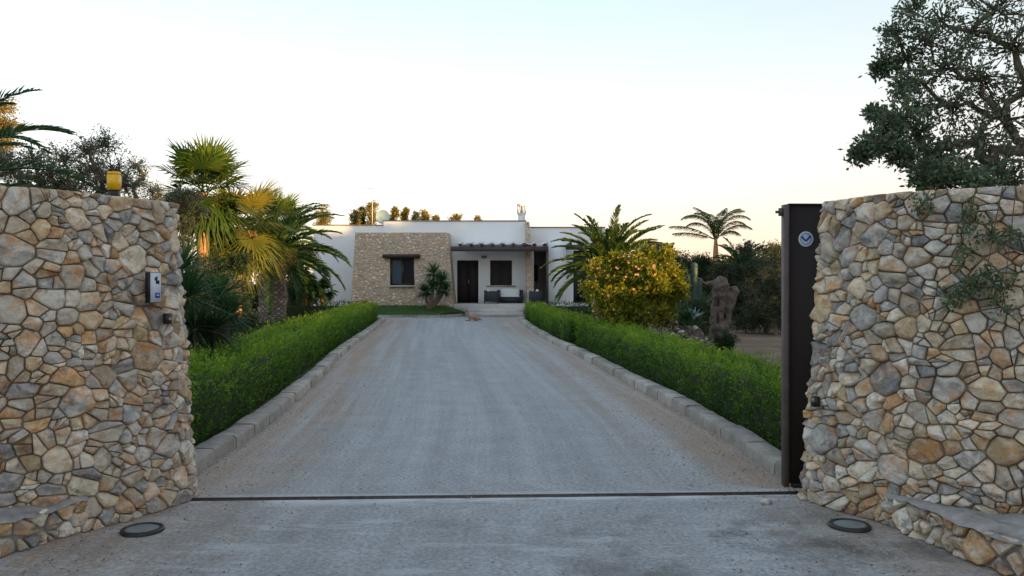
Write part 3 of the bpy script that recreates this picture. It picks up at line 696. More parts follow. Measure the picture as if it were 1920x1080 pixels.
# stone block
DSb, DSt = 38.5, 39.0; zb, zt = .3, Z(436, 39.0)
def sb(x, z):    # battered: narrows and leans back upwards; x in 0..1 across
    f = (z - zb) / (zt - zb); y = DSb + (DSt - DSb) * f
    return (X(657 + 9 * f, y) * (1 - x) + X(851 - 11 * f, y) * x, y)
BW = X(840, 38.5) - X(668, 38.5)
w1 = (X(731, 38.7), X(777, 38.7), Z(535, 38.7), Z(484, 38.7))
def bpos(u, v, h=0):
    z = zb + v; x, y = sb(u / BW, z); return (x, y - h, z)
def u_of(xv, z): x0, _ = sb(0, z); x1, _ = sb(1, z); return (xv - x0) / (x1 - x0) * BW
uw0, uw1 = u_of(w1[0], 1.8), u_of(w1[1], 1.8); vw0, vw1 = w1[2] - zb, w1[3] - zb; HB = zt - zb
mb = MB(); R2 = [(.13, 1.2), (.095, 2), (.065, 2.6)]
for k, (a_, b_, c_, d_) in enumerate(((0, BW, 0, vw0), (0, uw0, vw0, vw1), (uw1, BW, vw0, vw1), (0, BW, vw1, HB))):
    stones(mb, power_cells(b_ - a_, d_ - c_, R2, 40 + k, 1.25, .02), bpos, 50 + k, .035, (1, .9, .5), 1, .012, (a_, c_), .08, -.02)
sbk = mb.build('stone_block', M['stone2'], house)
tag(sbk, 'battered stone clad block with a single window')
mb = MB()
for (a_, b_, c_, d_) in ((0, BW, 0, vw0), (0, uw0, vw0, vw1), (uw1, BW, vw0, vw1), (0, BW, vw1, HB)):
    mb.add([bpos(a_, c_, -.012), bpos(b_, c_, -.012), bpos(b_, d_, -.012), bpos(a_, d_, -.012)], [(0, 1, 2, 3)])
q = [bpos(0, 0, -.012), bpos(BW, 0, -.012), bpos(BW, HB, -.012), bpos(0, HB, -.012)]
bk = [(p_[0], 40.45, p_[2]) for p_ in q]; bk = [(p_[0], 40.78 if i in (0, 3) else 40.45, p_[2]) for i, p_ in enumerate(bk)]
mb.add(q + bk, [(0, 3, 7, 4), (1, 5, 6, 2), (3, 2, 6, 7)])
y0 = 38.55
c8 = [bpos(uw0, vw0, -.012), bpos(uw1, vw0, -.012), bpos(uw1, vw1, -.012), bpos(uw0, vw1, -.012)]
mb.add(c8 + [(p_[0], 39.1, p_[2]) for p_ in c8], [(0, 4, 5, 1), (1, 5, 6, 2), (2, 6, 7, 3), (3, 7, 4, 0)])
mb.build('block_core', M['mortar2'], sbk)
window(w1[0] + .0, w1[1] - .0, w1[2], w1[3], 38.78, ('pane_sky', 'pane'), sill=False, rev=.1)
mb = MB(); mb.box(w1[0] - .03, w1[1] + .03, 38.50, 38.9, w1[2] - .08, w1[2] - .004); mb.build('window_sill', M['floor'], sbk)
mb = MB(); mb.box(X(718, 38.7), X(787, 38.7), 38.60, 38.95, w1[3] + .004, w1[3] + .19); mb.build('lintel', M['wood'], sbk)
# stone buttress
mb = MB(); HB2 = Z(415, 39.4) - FL
def b2(u, v, h=0):
    f = v / HB2; x0 = X(988 - 3 * f, 39.4); x1 = X(1002 - 9 * f, 39.4); return (x0 + (x1 - x0) * u / .35, 39.2 + .5 * f - h, FL + v)
stones(mb, power_cells(.35, HB2, [(.1, 1.5), (.07, 3)], 77, 1.2, .02), b2, 78, .03, (1, .9, .5), 1, .01, (0, 0), .08, -.02)
bt_ = mb.build('buttress', M['stone2'], house)
mb = MB(); q = [b2(0, 0, -.012), b2(.35, 0, -.012), b2(.35, HB2, -.012), b2(0, HB2, -.012)]; bk = [(p_[0], DW - .003, p_[2]) for p_ in q]
mb.add(q + bk, [(0, 1, 2, 3), (0, 3, 7, 4), (1, 5, 6, 2), (3, 2, 6, 7)]); mb.build('buttress_core', M['mortar2'], bt_)
# pergola canopies
DB = 38.2; zbt = Z(462, DB); zbb = Z(471, DB)
pg = MB(); pg.box(X(845, DB), X(1028, DB), DB, DB + .14, zbb, zbt); px_ = pg.build('pergola', M['beam'], house)
for k in range(9):
    x = X(862, DB) + k * (X(1024, DB) - X(862, DB)) / 8; r_ = MB(); zw_ = zbt + .16
    ye = DM if x < xm1 - .1 else DW
    r_.add([(x - .05, DB - .12, zbt + .004), (x + .05, DB - .12, zbt + .004), (x + .05, ye - .01, zw_), (x - .05, ye - .01, zw_), (x - .05, DB - .12, zbt + .13), (x + .05, DB - .12, zbt + .13), (x + .05, ye - .01, zw_ + .13), (x - .05, ye - .01, zw_ + .13)],
           [(0, 3, 2, 1), (4, 5, 6, 7), (0, 1, 5, 4), (2, 3, 7, 6), (0, 4, 7, 3), (1, 2, 6, 5)]); r_.build('rafter', M['beam'], px_)
mb = MB(); n = 65
for k in range(n):
    for s_ in (0, 1):
        pass
V = []; xs = np.linspace(X(858, DB), X(1024, DB), n)
for s_ in range(9):
    for i, x in enumerate(xs):
        ph = (i / (n - 1) * 8) % 1; V.append((x, DB + .1 + s_ / 8 * 2.15, zbt + .19 + s_ / 8 * .14 - .09 * math.sin(PI * ph)))
mb.add(V, [(s_ * n + i, s_ * n + i + 1, (s_ + 1) * n + i + 1, (s_ + 1) * n + i) for s_ in range(8) for i in range(n - 1)]); mb.build('canopy_cloth', M['canvas'], px_)
mb = MB(); mb.box(X(1024.5, DB), X(1028.5, DB), DB + .01, DB + .12, FL + .002, zbb - .002); mb.build('post', M['beam'], px_)
D2 = 38.4
mb = MB(); mb.box(X(1061, D2), X(1180, D2), D2, D2 + .14, Z(468, D2), Z(459, D2)); p2 = mb.build('pergola', M['beam'], house)
for k in range(6): r_ = MB(); x = X(1070, D2) + k * .55; r_.box(x - .05, x + .05, D2 - .1, DW - .005, Z(459, D2) + .003, Z(459, D2) + .13); r_.build('rafter', M['beam'], p2)
mb = MB(); mb.box(X(1174, D2), X(1178, D2), D2 + .02, D2 + .12, FL + .002, Z(468, D2) - .002); mb.build('post', M['beam'], p2)
# chimney
DC = 42; cx = X(978, DC); zc0, zc1 = Z(416, DC), Z(382, DC)
mb = MB(); mb.box(cx - .19, cx + .19, DC, DC + .38, zc0 - .1, zc0 + .35)
V = [(cx + i * w_, DC + .19 + j * w_, z) for (w_, z) in ((.19, zc0 + .352), (.24, zc0 + .47)) for (i, j) in ((-1, -1), (1, -1), (1, 1), (-1, 1))]
mb.add(V, [(0, 1, 5, 4), (1, 2, 6, 5), (2, 3, 7, 6), (3, 0, 4, 7)])
for i, j in ((-1, -1), (1, -1), (1, 1), (-1, 1)): mb.box(cx + i * .195 - .045, cx + i * .195 + .045, DC + .19 + j * .195 - .045, DC + .19 + j * .195 + .045, zc0 + .472, zc1 - .13)
for dx in (-.06, .06): mb.box(cx + dx - .025, cx + dx + .025, DC - .05 + .01, DC + .03, zc0 + .474, zc1 - .132)
mb.box(cx - .24, cx + .24, DC - .05, DC + .43, zc1 - .128, zc1); mb.box(cx - .10, cx + .10, DC + .1, DC + .28, zc0 + .47, zc1 - .13)
mb.build('chimney', M['white2'], house)
# terrace and steps
mb = MB(); mb.box(X(851, 38.6), 5.2, 38.4, DW + 2.5, .0, FL)
mb.box(X(878, 38.0), .45, 37.95, 38.396, .0, FL * .66); mb.box(X(873, 37.5), .50, 37.5, 37.946, .0, FL * .33)
te = mb.build('terrace', M['floor'], house)
# wall lamp
lx = X(907.5, DM); lz = Z(482, DM)
wl = thing('wall_lamp', 'small bracket wall lamp between the front door and the porch window', 'lamp', (lx, DM, lz))
mb = MB(); mb.box(lx - .05, lx + .05, DM - .03, DM - .002, lz - .07, lz + .07); mb.build('back_plate', M['metal'], wl)
for dx in (-.1, .1):
    mb = MB(); mb.tube([(lx + dx * .3, DM - .04, lz), (lx + dx, DM - .08, lz + .03)], .012, 6); mb.lathe((lx + dx, DM - .09, lz - .06), [(0, 0), (.05, 0), (.035, .12), (0, .12)], 12); mb.build('lamp_shade', M['coping'], wl)
# slanted white buttress + far pergola to the right
D3 = 37.0
sw = thing('garden_pergola', 'dark timber pergola beside a slanting white wall at the right end of the villa', 'pergola', (X(1200, D3), D3, 0))
mb = MB(); pts = [(X(1160, D3), 0), (X(1215, D3), 0), (X(1215, D3), Z(462, D3)), (X(1204, D3), Z(459, D3)), (X(1172, D3), Z(487, D3)), (X(1160, D3), Z(500, D3))]
k = len(pts); V = [(x, y, z) for y in (D3, D3 + .35) for x, z in pts]
mb.add(V, [(i, (i + 1) % k, k + (i + 1) % k, k + i) for i in range(k)]); mb.add(V[:k], [(0, 1, 2, 3), (0, 3, 4, 5)]); mb.add(V[k:], [(3, 2, 1, 0), (5, 4, 3, 0)])
mb.build('slanting_wall', M['white'], sw)
mb = MB(); zt3 = Z(459, D3)
mb.box(X(1205, D3), X(1262, D3), D3 - .06, D3 - .003, zt3 - .2, zt3); mb.build('beam', M['beam'], sw); mb = MB(); mb.box(X(1205, D3), X(1262, D3), D3 + 2.4, D3 + 2.46, zt3 - .2, zt3); mb.build('beam', M['beam'], sw)
for k in range(5): mb = MB(); x = X(1212, D3) + k * .3; mb.box(x, x + .07, D3 - .2, D3 + 2.6, zt3 + .003, zt3 + .10); mb.build('rafter', M['beam'], sw)
for yy in (D3 - .06, D3 + 2.38): mb = MB(); mb.box(X(1256, D3), X(1260, D3), yy, yy + .09, 0, zt3 - .203); mb.build('post', M['beam'], sw)

# dish and antenna
DD = 43.0; dx_, dz_ = X(718, DD), Z(407, DD)
dh = thing('satellite_dish', 'pale blue green satellite dish on the roof beside the antenna mast', 'satellite dish', (dx_, DD, zm))
mb = MB(); R_ = .37; n = 32; V = []
for k in range(7):
    f = k / 6
    for i in range(n): a_ = i * 2 * PI / n; V.append((dx_ + R_ * f * math.cos(a_), DD - .10 * f * f, dz_ + R_ * f * math.sin(a_) * 1.05))
mb.add(V, [(k * n + i, k * n + (i + 1) % n, (k + 1) * n + (i + 1) % n, (k + 1) * n + i) for k in range(6) for i in range(n)]); mb.build('dish', M['dish'], dh, True)
mb = MB(); mb.tube([(dx_, DD - .06, dz_ - .34), (dx_, DD - .45, dz_ - .12)], .014, 6); mb.box(dx_ - .04, dx_ + .04, DD - .52, DD - .42, dz_ - .14, dz_ - .06); mb.build('feed_arm', M['metal'], dh)
mb = MB(); mb.tube([(dx_, DD + .04, zm - .05), (dx_, DD + .04, dz_)], .03, 8); mb.build('mast', M['metal'], dh)
DA = 44.0; ax_ = X(698, DA); at = thing('antenna', 'thin television antenna mast standing on the villa roof', 'antenna', (ax_, DA, zm))
mb = MB(); mb.tube([(ax_, DA, zl - .05), (ax_, DA, Z(351, DA))], .022, 6); mb.build('mast', M['metal'], at)
mb = MB(); z = Z(354, DA); mb.tube([(X(673, DA), DA, z), (X(701, DA), DA, z)], .010, 4)
for k in range(9): x = X(674 + k * 3.1, DA); hh = .10 + .015 * k; mb.tube([(x, DA - hh, z), (x, DA + hh, z)], .006, 4)
mb.tube([(X(692, DA), DA, z - .35), (X(699, DA), DA, z - .05)], .008, 4); mb.build('aerial', M['metal'], at)

# porch furniture
def wicker_seat(name, label, cat, x0, x1, y0, y1, cushions, armw=.14, h_arm=.60, seat=.30, group=None, front=-1):
    t_ = thing(name, label, cat, ((x0 + x1) / 2, (y0 + y1) / 2, FL), group); z0 = FL + .05
    mb = MB(); mb.box(x0 + armw + .002, x1 - armw - .002, y0 + .02, y1 - .12, z0 + .03, z0 + seat - .02); mb.build('seat_base', M['wicker'], t_)
    mb = MB(); mb.box(x0 + armw + .002, x1 - armw - .002, y1 - .118, y1, z0, z0 + h_arm); mb.build('backrest', M['wicker'], t_)
    for a_ in (x0, x1 - armw): mb = MB(); mb.box(a_, a_ + armw, y0, y1, z0, z0 + h_arm - .02); mb.build('arm', M['wicker'], t_)
    for (i, j) in ((x0 + .03, y0 + .03), (x1 - .07, y0 + .03), (x0 + .03, y1 - .07), (x1 - .07, y1 - .07)):
        mb = MB(); mb.box(i, i + .04, j, j + .04, FL + .002, z0 - .002); mb.build('leg', M['wicker'], t_)
    for (c, r) in cushions:
        mb = MB(); mb.ell(c, r, 20, 13, .5)
        v = mb.v[0]; cc = np.array(c); q_ = (v - cc) / np.array(r); q_ = np.sign(q_) * np.abs(q_) ** .42; mb.v[0] = (q_ * np.array(r) * .98 + cc).astype(np.float32)
        mb.build('cushion', M['cushion'], t_, True)
    return t_
s0, s1 = X(932, 39.8), X(981, 39.8)
wicker_seat('sofa', 'dark wicker sofa with white back and seat cushions under the porch window', 'sofa', s0, s1, 39.6, 40.38,
            [(((s0 + s1) / 2 - .02, 40.12, FL + .52), (.52, .11, .22)), (((s0 + s1) / 2 - .0, 39.9, FL + .33), (.52, .28, .07))], .13, .63, .30)
a0, a1 = X(908, 39.4), X(935, 39.4)
def armchair_side(label, x0, x1, y0, cush):
    t_ = thing('armchair', label, 'armchair', ((x0 + x1) / 2, y0 + .35, FL), 'dark wicker armchairs on the porch'); z0 = FL + .09
    mb = MB(); mb.box(x0, x1, y0, y0 + .12, z0, z0 + .52); mb.build('arm', M['wicker'], t_)
    mb = MB(); mb.box(x0, x1, y0 + .62, y0 + .74, z0, z0 + .52); mb.build('arm', M['wicker'], t_)
    mb = MB(); bx0 = x0 if cush < 0 else x1 - .12; mb.box(bx0, bx0 + .12, y0 + .122, y0 + .618, z0, z0 + .56); mb.build('backrest', M['wicker'], t_)
    mb = MB(); sx0, sx1 = (x0 + .122, x1) if cush < 0 else (x0, x1 - .122); mb.box(sx0, sx1, y0 + .122, y0 + .618, z0, z0 + .24); mb.build('seat_base', M['wicker'], t_)
    mb = MB(); cx_ = x0 + .2 if cush < 0 else x1 - .2; mb.ell((cx_, y0 + .37, z0 + .42), (.10, .22, .20), 18, 11); mb.build('cushion', M['cushion'], t_, True)
    for i in (x0 + .01, x1 - .05):
        for j in (y0 + .01, y0 + .69): mb = MB(); mb.box(i, i + .04, j, j + .04, FL + .002, z0 - .002); mb.build('leg', M['wicker'], t_)
    return t_
armchair_side('dark wicker armchair seen from the side left of the white cushioned sofa', a0, a1, 39.05, -1)
armchair_side('dark wicker armchair right of the stone buttress with a white cushion', X(992, 38.95), X(1015, 38.95), 38.75, 1)

# lawn in front of the stone block (sloping bank) with its low kerb
mb = MB(); V = []; n = 30; m_ = 10
def lawn_pt(s, f):
    x0, x1 = -6.6, -2.15; yf = 37.0 - .0 * s
    x = x0 + (x1 - x0) * s; cut = max(0, (s - .72) / .28)
    y_f = 36.6 + 1.7 * cut ** 1.3; y = y_f + (38.6 - y_f) * f; return (x, y, .13 + (.36 * ((y - 36.6) / 2.0) ** .8 if y > 36.6 else 0) * (1 - cut ** 1.5) - .05 * cut)
for j in range(m_ + 1):
    for i in range(n + 1): V.append(lawn_pt(i / n, j / m_))
mb.add(V, [(j * (n + 1) + i, j * (n + 1) + i + 1, (j + 1) * (n + 1) + i + 1, (j + 1) * (n + 1) + i) for j in range(m_) for i in range(n)])
tag(mb.build('lawn', plain('lawn_base', (.07, .14, .05), .95, .25, 6)), kind='structure')
rng = np.random.default_rng(9); N = 16000; s_ = rng.uniform(size=N); f_ = rng.uniform(size=N); pts = np.array([lawn_pt(a_, b_) for a_, b_ in zip(s_, f_)])
mb = MB(); d_ = rng.normal(0, .35, (N, 3)); d_[:, 2] = 1; mb.leaves(pts, d_, rng.uniform(.03, .08, N), .012, rng, rng.uniform(size=N))
tag(mb.build('lawn_grass', G_LAWN), 'short green grass on the lawn bank below the stone block', 'grass', kind='stuff')
LK = np.array([lawn_pt(i / 40, 0)[:2] for i in range(41)]); kerb(LK[::-1], 1, 'kerb', 4, .14, .13, .8)

# ------------------------------------------------------------------ plants
def sph(rng, n, up=0.0):
    d = rng.normal(size=(n, 3)); d[:, 2] += up; return U(d)
def twig_cloud(mb, wood, c, r, rng, nt_, lpt, ll, lw, squash=(1, 1, 1), up=.2, start=.25, tone=None, droop=0):
    """twigs radiating from a clump centre carrying leaves; tone = brightness bias 0..1"""
    c = np.array(c, float); d = sph(rng, nt_, up); ln = r * rng.uniform(.55, 1.08, nt_)
    base = c + sph(rng, nt_) * r * .12
    tip = base + d * ln[:, None] * np.array(squash)
    t_ = rng.uniform(start, 1.0, (nt_, lpt)); bend = rng.normal(0, .10 * r, (nt_, 3))
    p = base[:, None] + (tip - base)[:, None] * t_[..., None] + bend[:, None] * (t_ * (1 - t_))[..., None] * 3
    p = p + rng.normal(0, ll * .5, p.shape); p[..., 2] -= droop * r * t_ ** 2
    ld = U((tip - base))[:, None] * .7 + rng.normal(0, .55, p.shape); ld[..., 2] += .15 - droop
    k = (.5 if tone is None else tone); tw = rng.uniform(-.22, .22, nt_)
    rr = np.clip(k + tw[:, None] + rng.uniform(-.28, .28, (nt_, lpt)), 0, 1)
    N = nt_ * lpt
    mb.leaves(p.reshape(-1, 3), ld.reshape(-1, 3), ll * rng.uniform(.6, 1.25, N), lw * rng.uniform(.7, 1.2, N), rng, rr.ravel())
    if wood is not None:
        for i in range(nt_): wood.tube([base[i], base[i] * .5 + tip[i] * .5 + bend[i] * .7, tip[i]], [r * .011 + .002, r * .008 + .0015, .001], 4, caps=False)
def tree(name, label, cat, base, clumps, seed, mat, ll, lw, nt_, lpt, trunk_r=.1, group=None, squash=(1, 1, .8), twigs=True, up=.2, droop=0, fork=.35, trunkmat=None, crown_name='crown'):
    rng = np.random.default_rng(seed); t_ = thing(name, label, cat, base, group)
    mb = MB(); wd = MB(); base = np.array(base, float); cs = np.array([c[0] for c in clumps]); mid = cs.mean(0)
    fk = base + (mid - base) * fork; fk[:2] = base[:2] * .55 + fk[:2] * .45
    k1 = base * .5 + fk * .5 + rng.normal(0, trunk_r * .5, 3) * (1, 1, 0)
    wd.tube([base - (0, 0, .05), base + (0, 0, .12), k1, fk], [trunk_r * 1.5, trunk_r * 1.1, trunk_r * .9, trunk_r * .75], 10, jit=.12, seed=seed)
    order = np.argsort(np.linalg.norm(cs - fk, axis=1)); nodes = [fk]; par = []; own = []
    for o_ in order:
        c = cs[o_]; dd_ = [np.linalg.norm(c - q_) + .35 * np.linalg.norm(q_ - fk) for q_ in nodes]; par.append(int(np.argmin(dd_))); nodes.append(c); own.append(o_)
    wt_ = np.ones(len(nodes))
    for k_ in range(len(par) - 1, -1, -1): wt_[par[k_]] += wt_[k_ + 1]
    for k_, o_ in enumerate(own):
        a_, c = nodes[par[k_]], nodes[k_ + 1]; r = clumps[o_][1]; ln_ = np.linalg.norm(c - a_)
        r0_ = trunk_r * .75 * math.sqrt(wt_[k_ + 1] / wt_[0]) + .003; m1 = a_ * .65 + c * .35 + rng.normal(0, .10, 3) * ln_; m2 = a_ * .3 + c * .7 + rng.normal(0, .10, 3) * ln_
        wd.tube([a_, m1, m2, c], [r0_, r0_ * .9, r0_ * .8, r0_ * .6], 6, caps=False, jit=.08, seed=seed + k_)
        twig_cloud(mb, wd if twigs else None, c, r, rng, nt_, lpt, ll, lw, squash, up, tone=.5 + rng.uniform(-.15, .15), droop=droop)
    mb.build(crown_name, mat, t_); wd.build('trunk', trunkmat or M['trunk'], t_, True)
    return t_
def blob(c, R, n, seed, rr=(.25, .4), lim=None):
    """n clump centres spread through an ellipsoid, denser towards its skin"""
    rng = np.random.default_rng(seed); d = sph(rng, n, .15); f = rng.uniform(.35, .95, n)
    return [(tuple(np.array(c) + d[i] * f[i] * np.array(R)), rng.uniform(*rr) * min(1.0, max(R))) for i in range(n)]
def bush(name, label, c, R, seed, mat, ll, lw, n=14, nt_=26, lpt=14, rr=(.35, .55), cat='shrub', trunk_r=.04, base=None, skirt=True, **kw):
    b_ = base or (c[0], c[1], 0)
    cl = blob(c, R, n, seed, rr); rg = np.random.default_rng(seed + 5)
    if skirt and c[2] - R[2] > .2:
        for k in range(max(5, n // 2)):
            cl.append(((c[0] + rg.uniform(-.8, .8) * R[0], c[1] + rg.uniform(-.6, .6) * R[1], rg.uniform(.15, max(.3, c[2] - R[2] * .5))), cl[k % n][1]))
    return tree(name, label, cat, b_, cl, seed, mat, ll, lw, nt_, lpt, trunk_r, fork=.3, **kw)

# hedges
def hedge(name, label, path, w, h, seed, mat, dens=900, ll=.035, lw=.013, lpt=7, group=None, hf=None):
    rng = np.random.default_rng(seed); C = catmull(path, 8); d = np.r_[0, np.cumsum(np.linalg.norm(np.diff(C, axis=0), axis=1))]; Lg = d[-1]
    tg = U(np.gradient(C, axis=0)); nr = np.stack([-tg[:, 1], tg[:, 0]], 1)
    hf = hf or (lambda s: h)
    t_ = thing(name, label, 'hedge', (C[0][0], C[0][1], 0), group)
    # dark twiggy core
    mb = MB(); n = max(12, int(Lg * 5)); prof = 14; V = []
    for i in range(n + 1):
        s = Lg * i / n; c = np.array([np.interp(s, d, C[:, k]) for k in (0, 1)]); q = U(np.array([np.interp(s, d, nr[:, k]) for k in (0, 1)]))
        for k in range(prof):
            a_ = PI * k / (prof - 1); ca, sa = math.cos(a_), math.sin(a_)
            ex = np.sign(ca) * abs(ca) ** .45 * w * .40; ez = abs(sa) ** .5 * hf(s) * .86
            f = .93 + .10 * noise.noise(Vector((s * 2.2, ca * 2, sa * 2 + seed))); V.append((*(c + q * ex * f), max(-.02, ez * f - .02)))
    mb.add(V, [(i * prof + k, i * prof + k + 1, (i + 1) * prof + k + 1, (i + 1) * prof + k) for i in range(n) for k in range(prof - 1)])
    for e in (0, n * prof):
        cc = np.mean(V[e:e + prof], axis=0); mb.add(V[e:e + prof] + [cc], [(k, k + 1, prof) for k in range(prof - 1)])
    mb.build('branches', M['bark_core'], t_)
    mb = MB(); N = int(Lg * (2 * h + w) * dens / lpt)
    s = rng.uniform(-.12, Lg + .12, N)
    # nearer part denser
    c = np.stack([np.interp(s, d, C[:, 0]), np.interp(s, d, C[:, 1])], 1); q = U(np.stack([np.interp(s, d, nr[:, 0]), np.interp(s, d, nr[:, 1])], 1)); tt = np.stack([q[:, 1], -q[:, 0]], 1)
    over = np.where(s < 0, s, np.where(s > Lg, s - Lg, 0)); c = c + tt * over[:, None]
    a_ = rng.uniform(.02, .98, N) * PI; top = rng.uniform(size=N) < w / (w + 1.6 * h); a_ = np.where(top, rng.uniform(.28, .72, N) * PI, a_)
    side_a = rng.uniform(0.0, .30, N) * PI; a_ = np.where(~top, np.where(rng.uniform(size=N) < .5, side_a, PI - side_a), a_)
    ca, sa = np.cos(a_), np.sin(a_); hs = np.array([hf(x) for x in s]) if callable(hf) else h
    ne = min(int(900 * w * h * 2), N // 3); en = rng.choice(N, ne, replace=False); ed = rng.uniform(size=ne) < .5
    c_e = np.where(ed[:, None], C[0][None], C[-1][None]); q_e = np.where(ed[:, None], nr[0][None], nr[-1][None]); t_e = np.where(ed[:, None], -tg[0][None], tg[-1][None])
    c[en] = c_e + t_e * rng.uniform(-.02, .10, ne)[:, None]; q[en] = q_e; shr = np.ones(N); shr[en] = rng.uniform(.05, 1, ne)
    lump = np.array([noise.noise(Vector((x * 1.5, y_ * 1.5, z_ * 2 + seed))) + .5 * noise.noise(Vector((x * 4, y_ * 4, z_ * 3))) for x, y_, z_ in zip(s, ca, sa)])
    dep = (1 + .10 * lump - .16 * rng.uniform(size=N) ** 2) * shr
    ex = np.sign(ca) * np.abs(ca) ** .45 * w * .5 * dep; ez = np.abs(sa) ** .5 * hs * dep
    low = ~top; ez = np.where(low, rng.uniform(.03, 1.0, N) * hs * (1 + .06 * lump), ez)
    base = np.stack([c[:, 0] + q[:, 0] * ex, c[:, 1] + q[:, 1] * ex, np.maximum(ez - .05, .01)], 1)
    dr_ = np.stack([q[:, 0] * ca * .6, q[:, 1] * ca * .6, np.full(N, .9)], 1) + rng.normal(0, .38, (N, 3)); dr_ = U(dr_)
    ln = rng.uniform(.05, .12, N) + np.where(rng.uniform(size=N) > .8, rng.uniform(.03, .15, N), 0)
    t2 = rng.uniform(.1, 1.0, (N, lpt)); p = base[:, None] + dr_[:, None] * (ln[:, None] * t2)[..., None] + rng.normal(0, .008, (N, lpt, 3))
    ld = dr_[:, None] * .8 + rng.normal(0, .5, (N, lpt, 3))
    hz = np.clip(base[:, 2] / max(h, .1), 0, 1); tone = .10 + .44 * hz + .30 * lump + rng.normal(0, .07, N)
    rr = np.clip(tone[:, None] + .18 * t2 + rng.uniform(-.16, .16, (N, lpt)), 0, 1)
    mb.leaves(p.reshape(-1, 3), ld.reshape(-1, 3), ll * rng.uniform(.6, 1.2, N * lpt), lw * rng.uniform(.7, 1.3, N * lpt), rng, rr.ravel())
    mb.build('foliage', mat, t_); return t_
def off(E, o, y0, y1, k=9):
    ys = np.linspace(y0, y1, k); return [(edge_x(E, y) + o, y) for y in ys]
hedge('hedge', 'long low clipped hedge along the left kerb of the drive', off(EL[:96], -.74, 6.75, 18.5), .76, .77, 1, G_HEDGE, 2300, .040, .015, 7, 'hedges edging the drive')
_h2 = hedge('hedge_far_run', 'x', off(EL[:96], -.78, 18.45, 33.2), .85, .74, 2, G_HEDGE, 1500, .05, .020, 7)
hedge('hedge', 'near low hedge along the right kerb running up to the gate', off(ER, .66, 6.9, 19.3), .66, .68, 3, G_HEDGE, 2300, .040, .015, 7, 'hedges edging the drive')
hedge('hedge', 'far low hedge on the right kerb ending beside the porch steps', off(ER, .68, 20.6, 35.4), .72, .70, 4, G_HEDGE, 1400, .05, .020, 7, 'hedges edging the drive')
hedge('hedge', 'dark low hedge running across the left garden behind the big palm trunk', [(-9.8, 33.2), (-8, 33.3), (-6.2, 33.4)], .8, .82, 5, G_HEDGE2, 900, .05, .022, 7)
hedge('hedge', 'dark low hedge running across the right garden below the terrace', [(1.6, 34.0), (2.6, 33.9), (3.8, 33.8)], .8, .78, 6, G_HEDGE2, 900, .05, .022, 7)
# the left hedge is one plant run: its far stretch belongs to it
lh = bpy.data.objects['hedge']
for ch in list(_h2.children):
    ch.parent = lh; ch.matrix_parent_inverse = lh.matrix_basis.inverted()
bpy.data.objects.remove(_h2)

# ---- palms
def fronds(mb, rach, c, n, length, seed, el=(-.3, 1.4), az=None, droop=1.1, pairs=46, ll=.42, lw=.028, vang=.5, stiff=.0, ldroop=.15, tone=.5, list_=None):
    rng = np.random.default_rng(seed); c = np.array(c, float)
    items = list_ or []
    if not items:
        for k in range(n):
            f = (k + .5) / n; e = el[1] - (el[1] - el[0]) * f ** 1.15
            items.append((k * 2.39996 + rng.uniform(-.2, .2) if az is None else rng.uniform(*az), e + rng.uniform(-.1, .1), length * rng.uniform(.85, 1.1), droop * rng.uniform(.75, 1.2)))
    for (a_, e, L_n, dr_) in items:
        m_ = 14; t = np.linspace(0, 1, m_); ang = e - dr_ * t ** 1.5
        h_ = np.array([math.cos(a_), math.sin(a_), 0]); st_ = np.stack([np.cos(ang)[:, None] * h_[0], np.cos(ang)[:, None] * h_[1], np.sin(ang)[:, None]], -1).reshape(m_, 3)
        pts = c + h_ * .05 + np.vstack([np.zeros(3), np.cumsum(st_[:-1] * L_n / (m_ - 1), axis=0)])
        rach.tube(pts, np.linspace(.022, .004, m_) * (L_n / 2.2), 4, caps=False, r=tone)
        tt = np.repeat(np.linspace(.14, 1, pairs), 2); sg = np.tile([1., -1.], pairs)
        p = np.stack([np.interp(tt, t, pts[:, k]) for k in range(3)], 1); tg = U(np.stack([np.interp(tt, t, st_[:, k]) for k in range(3)], 1))
        sd = U(np.cross(tg, [0, 0, 1.]) + 1e-6); upv = np.cross(sd, tg)
        w_ = np.sin(np.clip(tt * 1.02, 0, 1) * PI * .93 + .12) ** .55
        d_ = sd * sg[:, None] * (.75 - .25 * tt)[:, None] + tg * (.55 + .5 * tt)[:, None] + upv * vang * (1 - .4 * tt)[:, None] + rng.normal(0, .10, (len(tt), 3)); d_[:, 2] -= stiff
        lb = np.clip(tone + rng.uniform(-.2, .2) + rng.uniform(-.15, .15, len(tt)), 0, 1)
        mb.leaves(p, d_, ll * w_ * rng.uniform(.85, 1.1, len(tt)), lw, rng, lb, ldroop, .3)
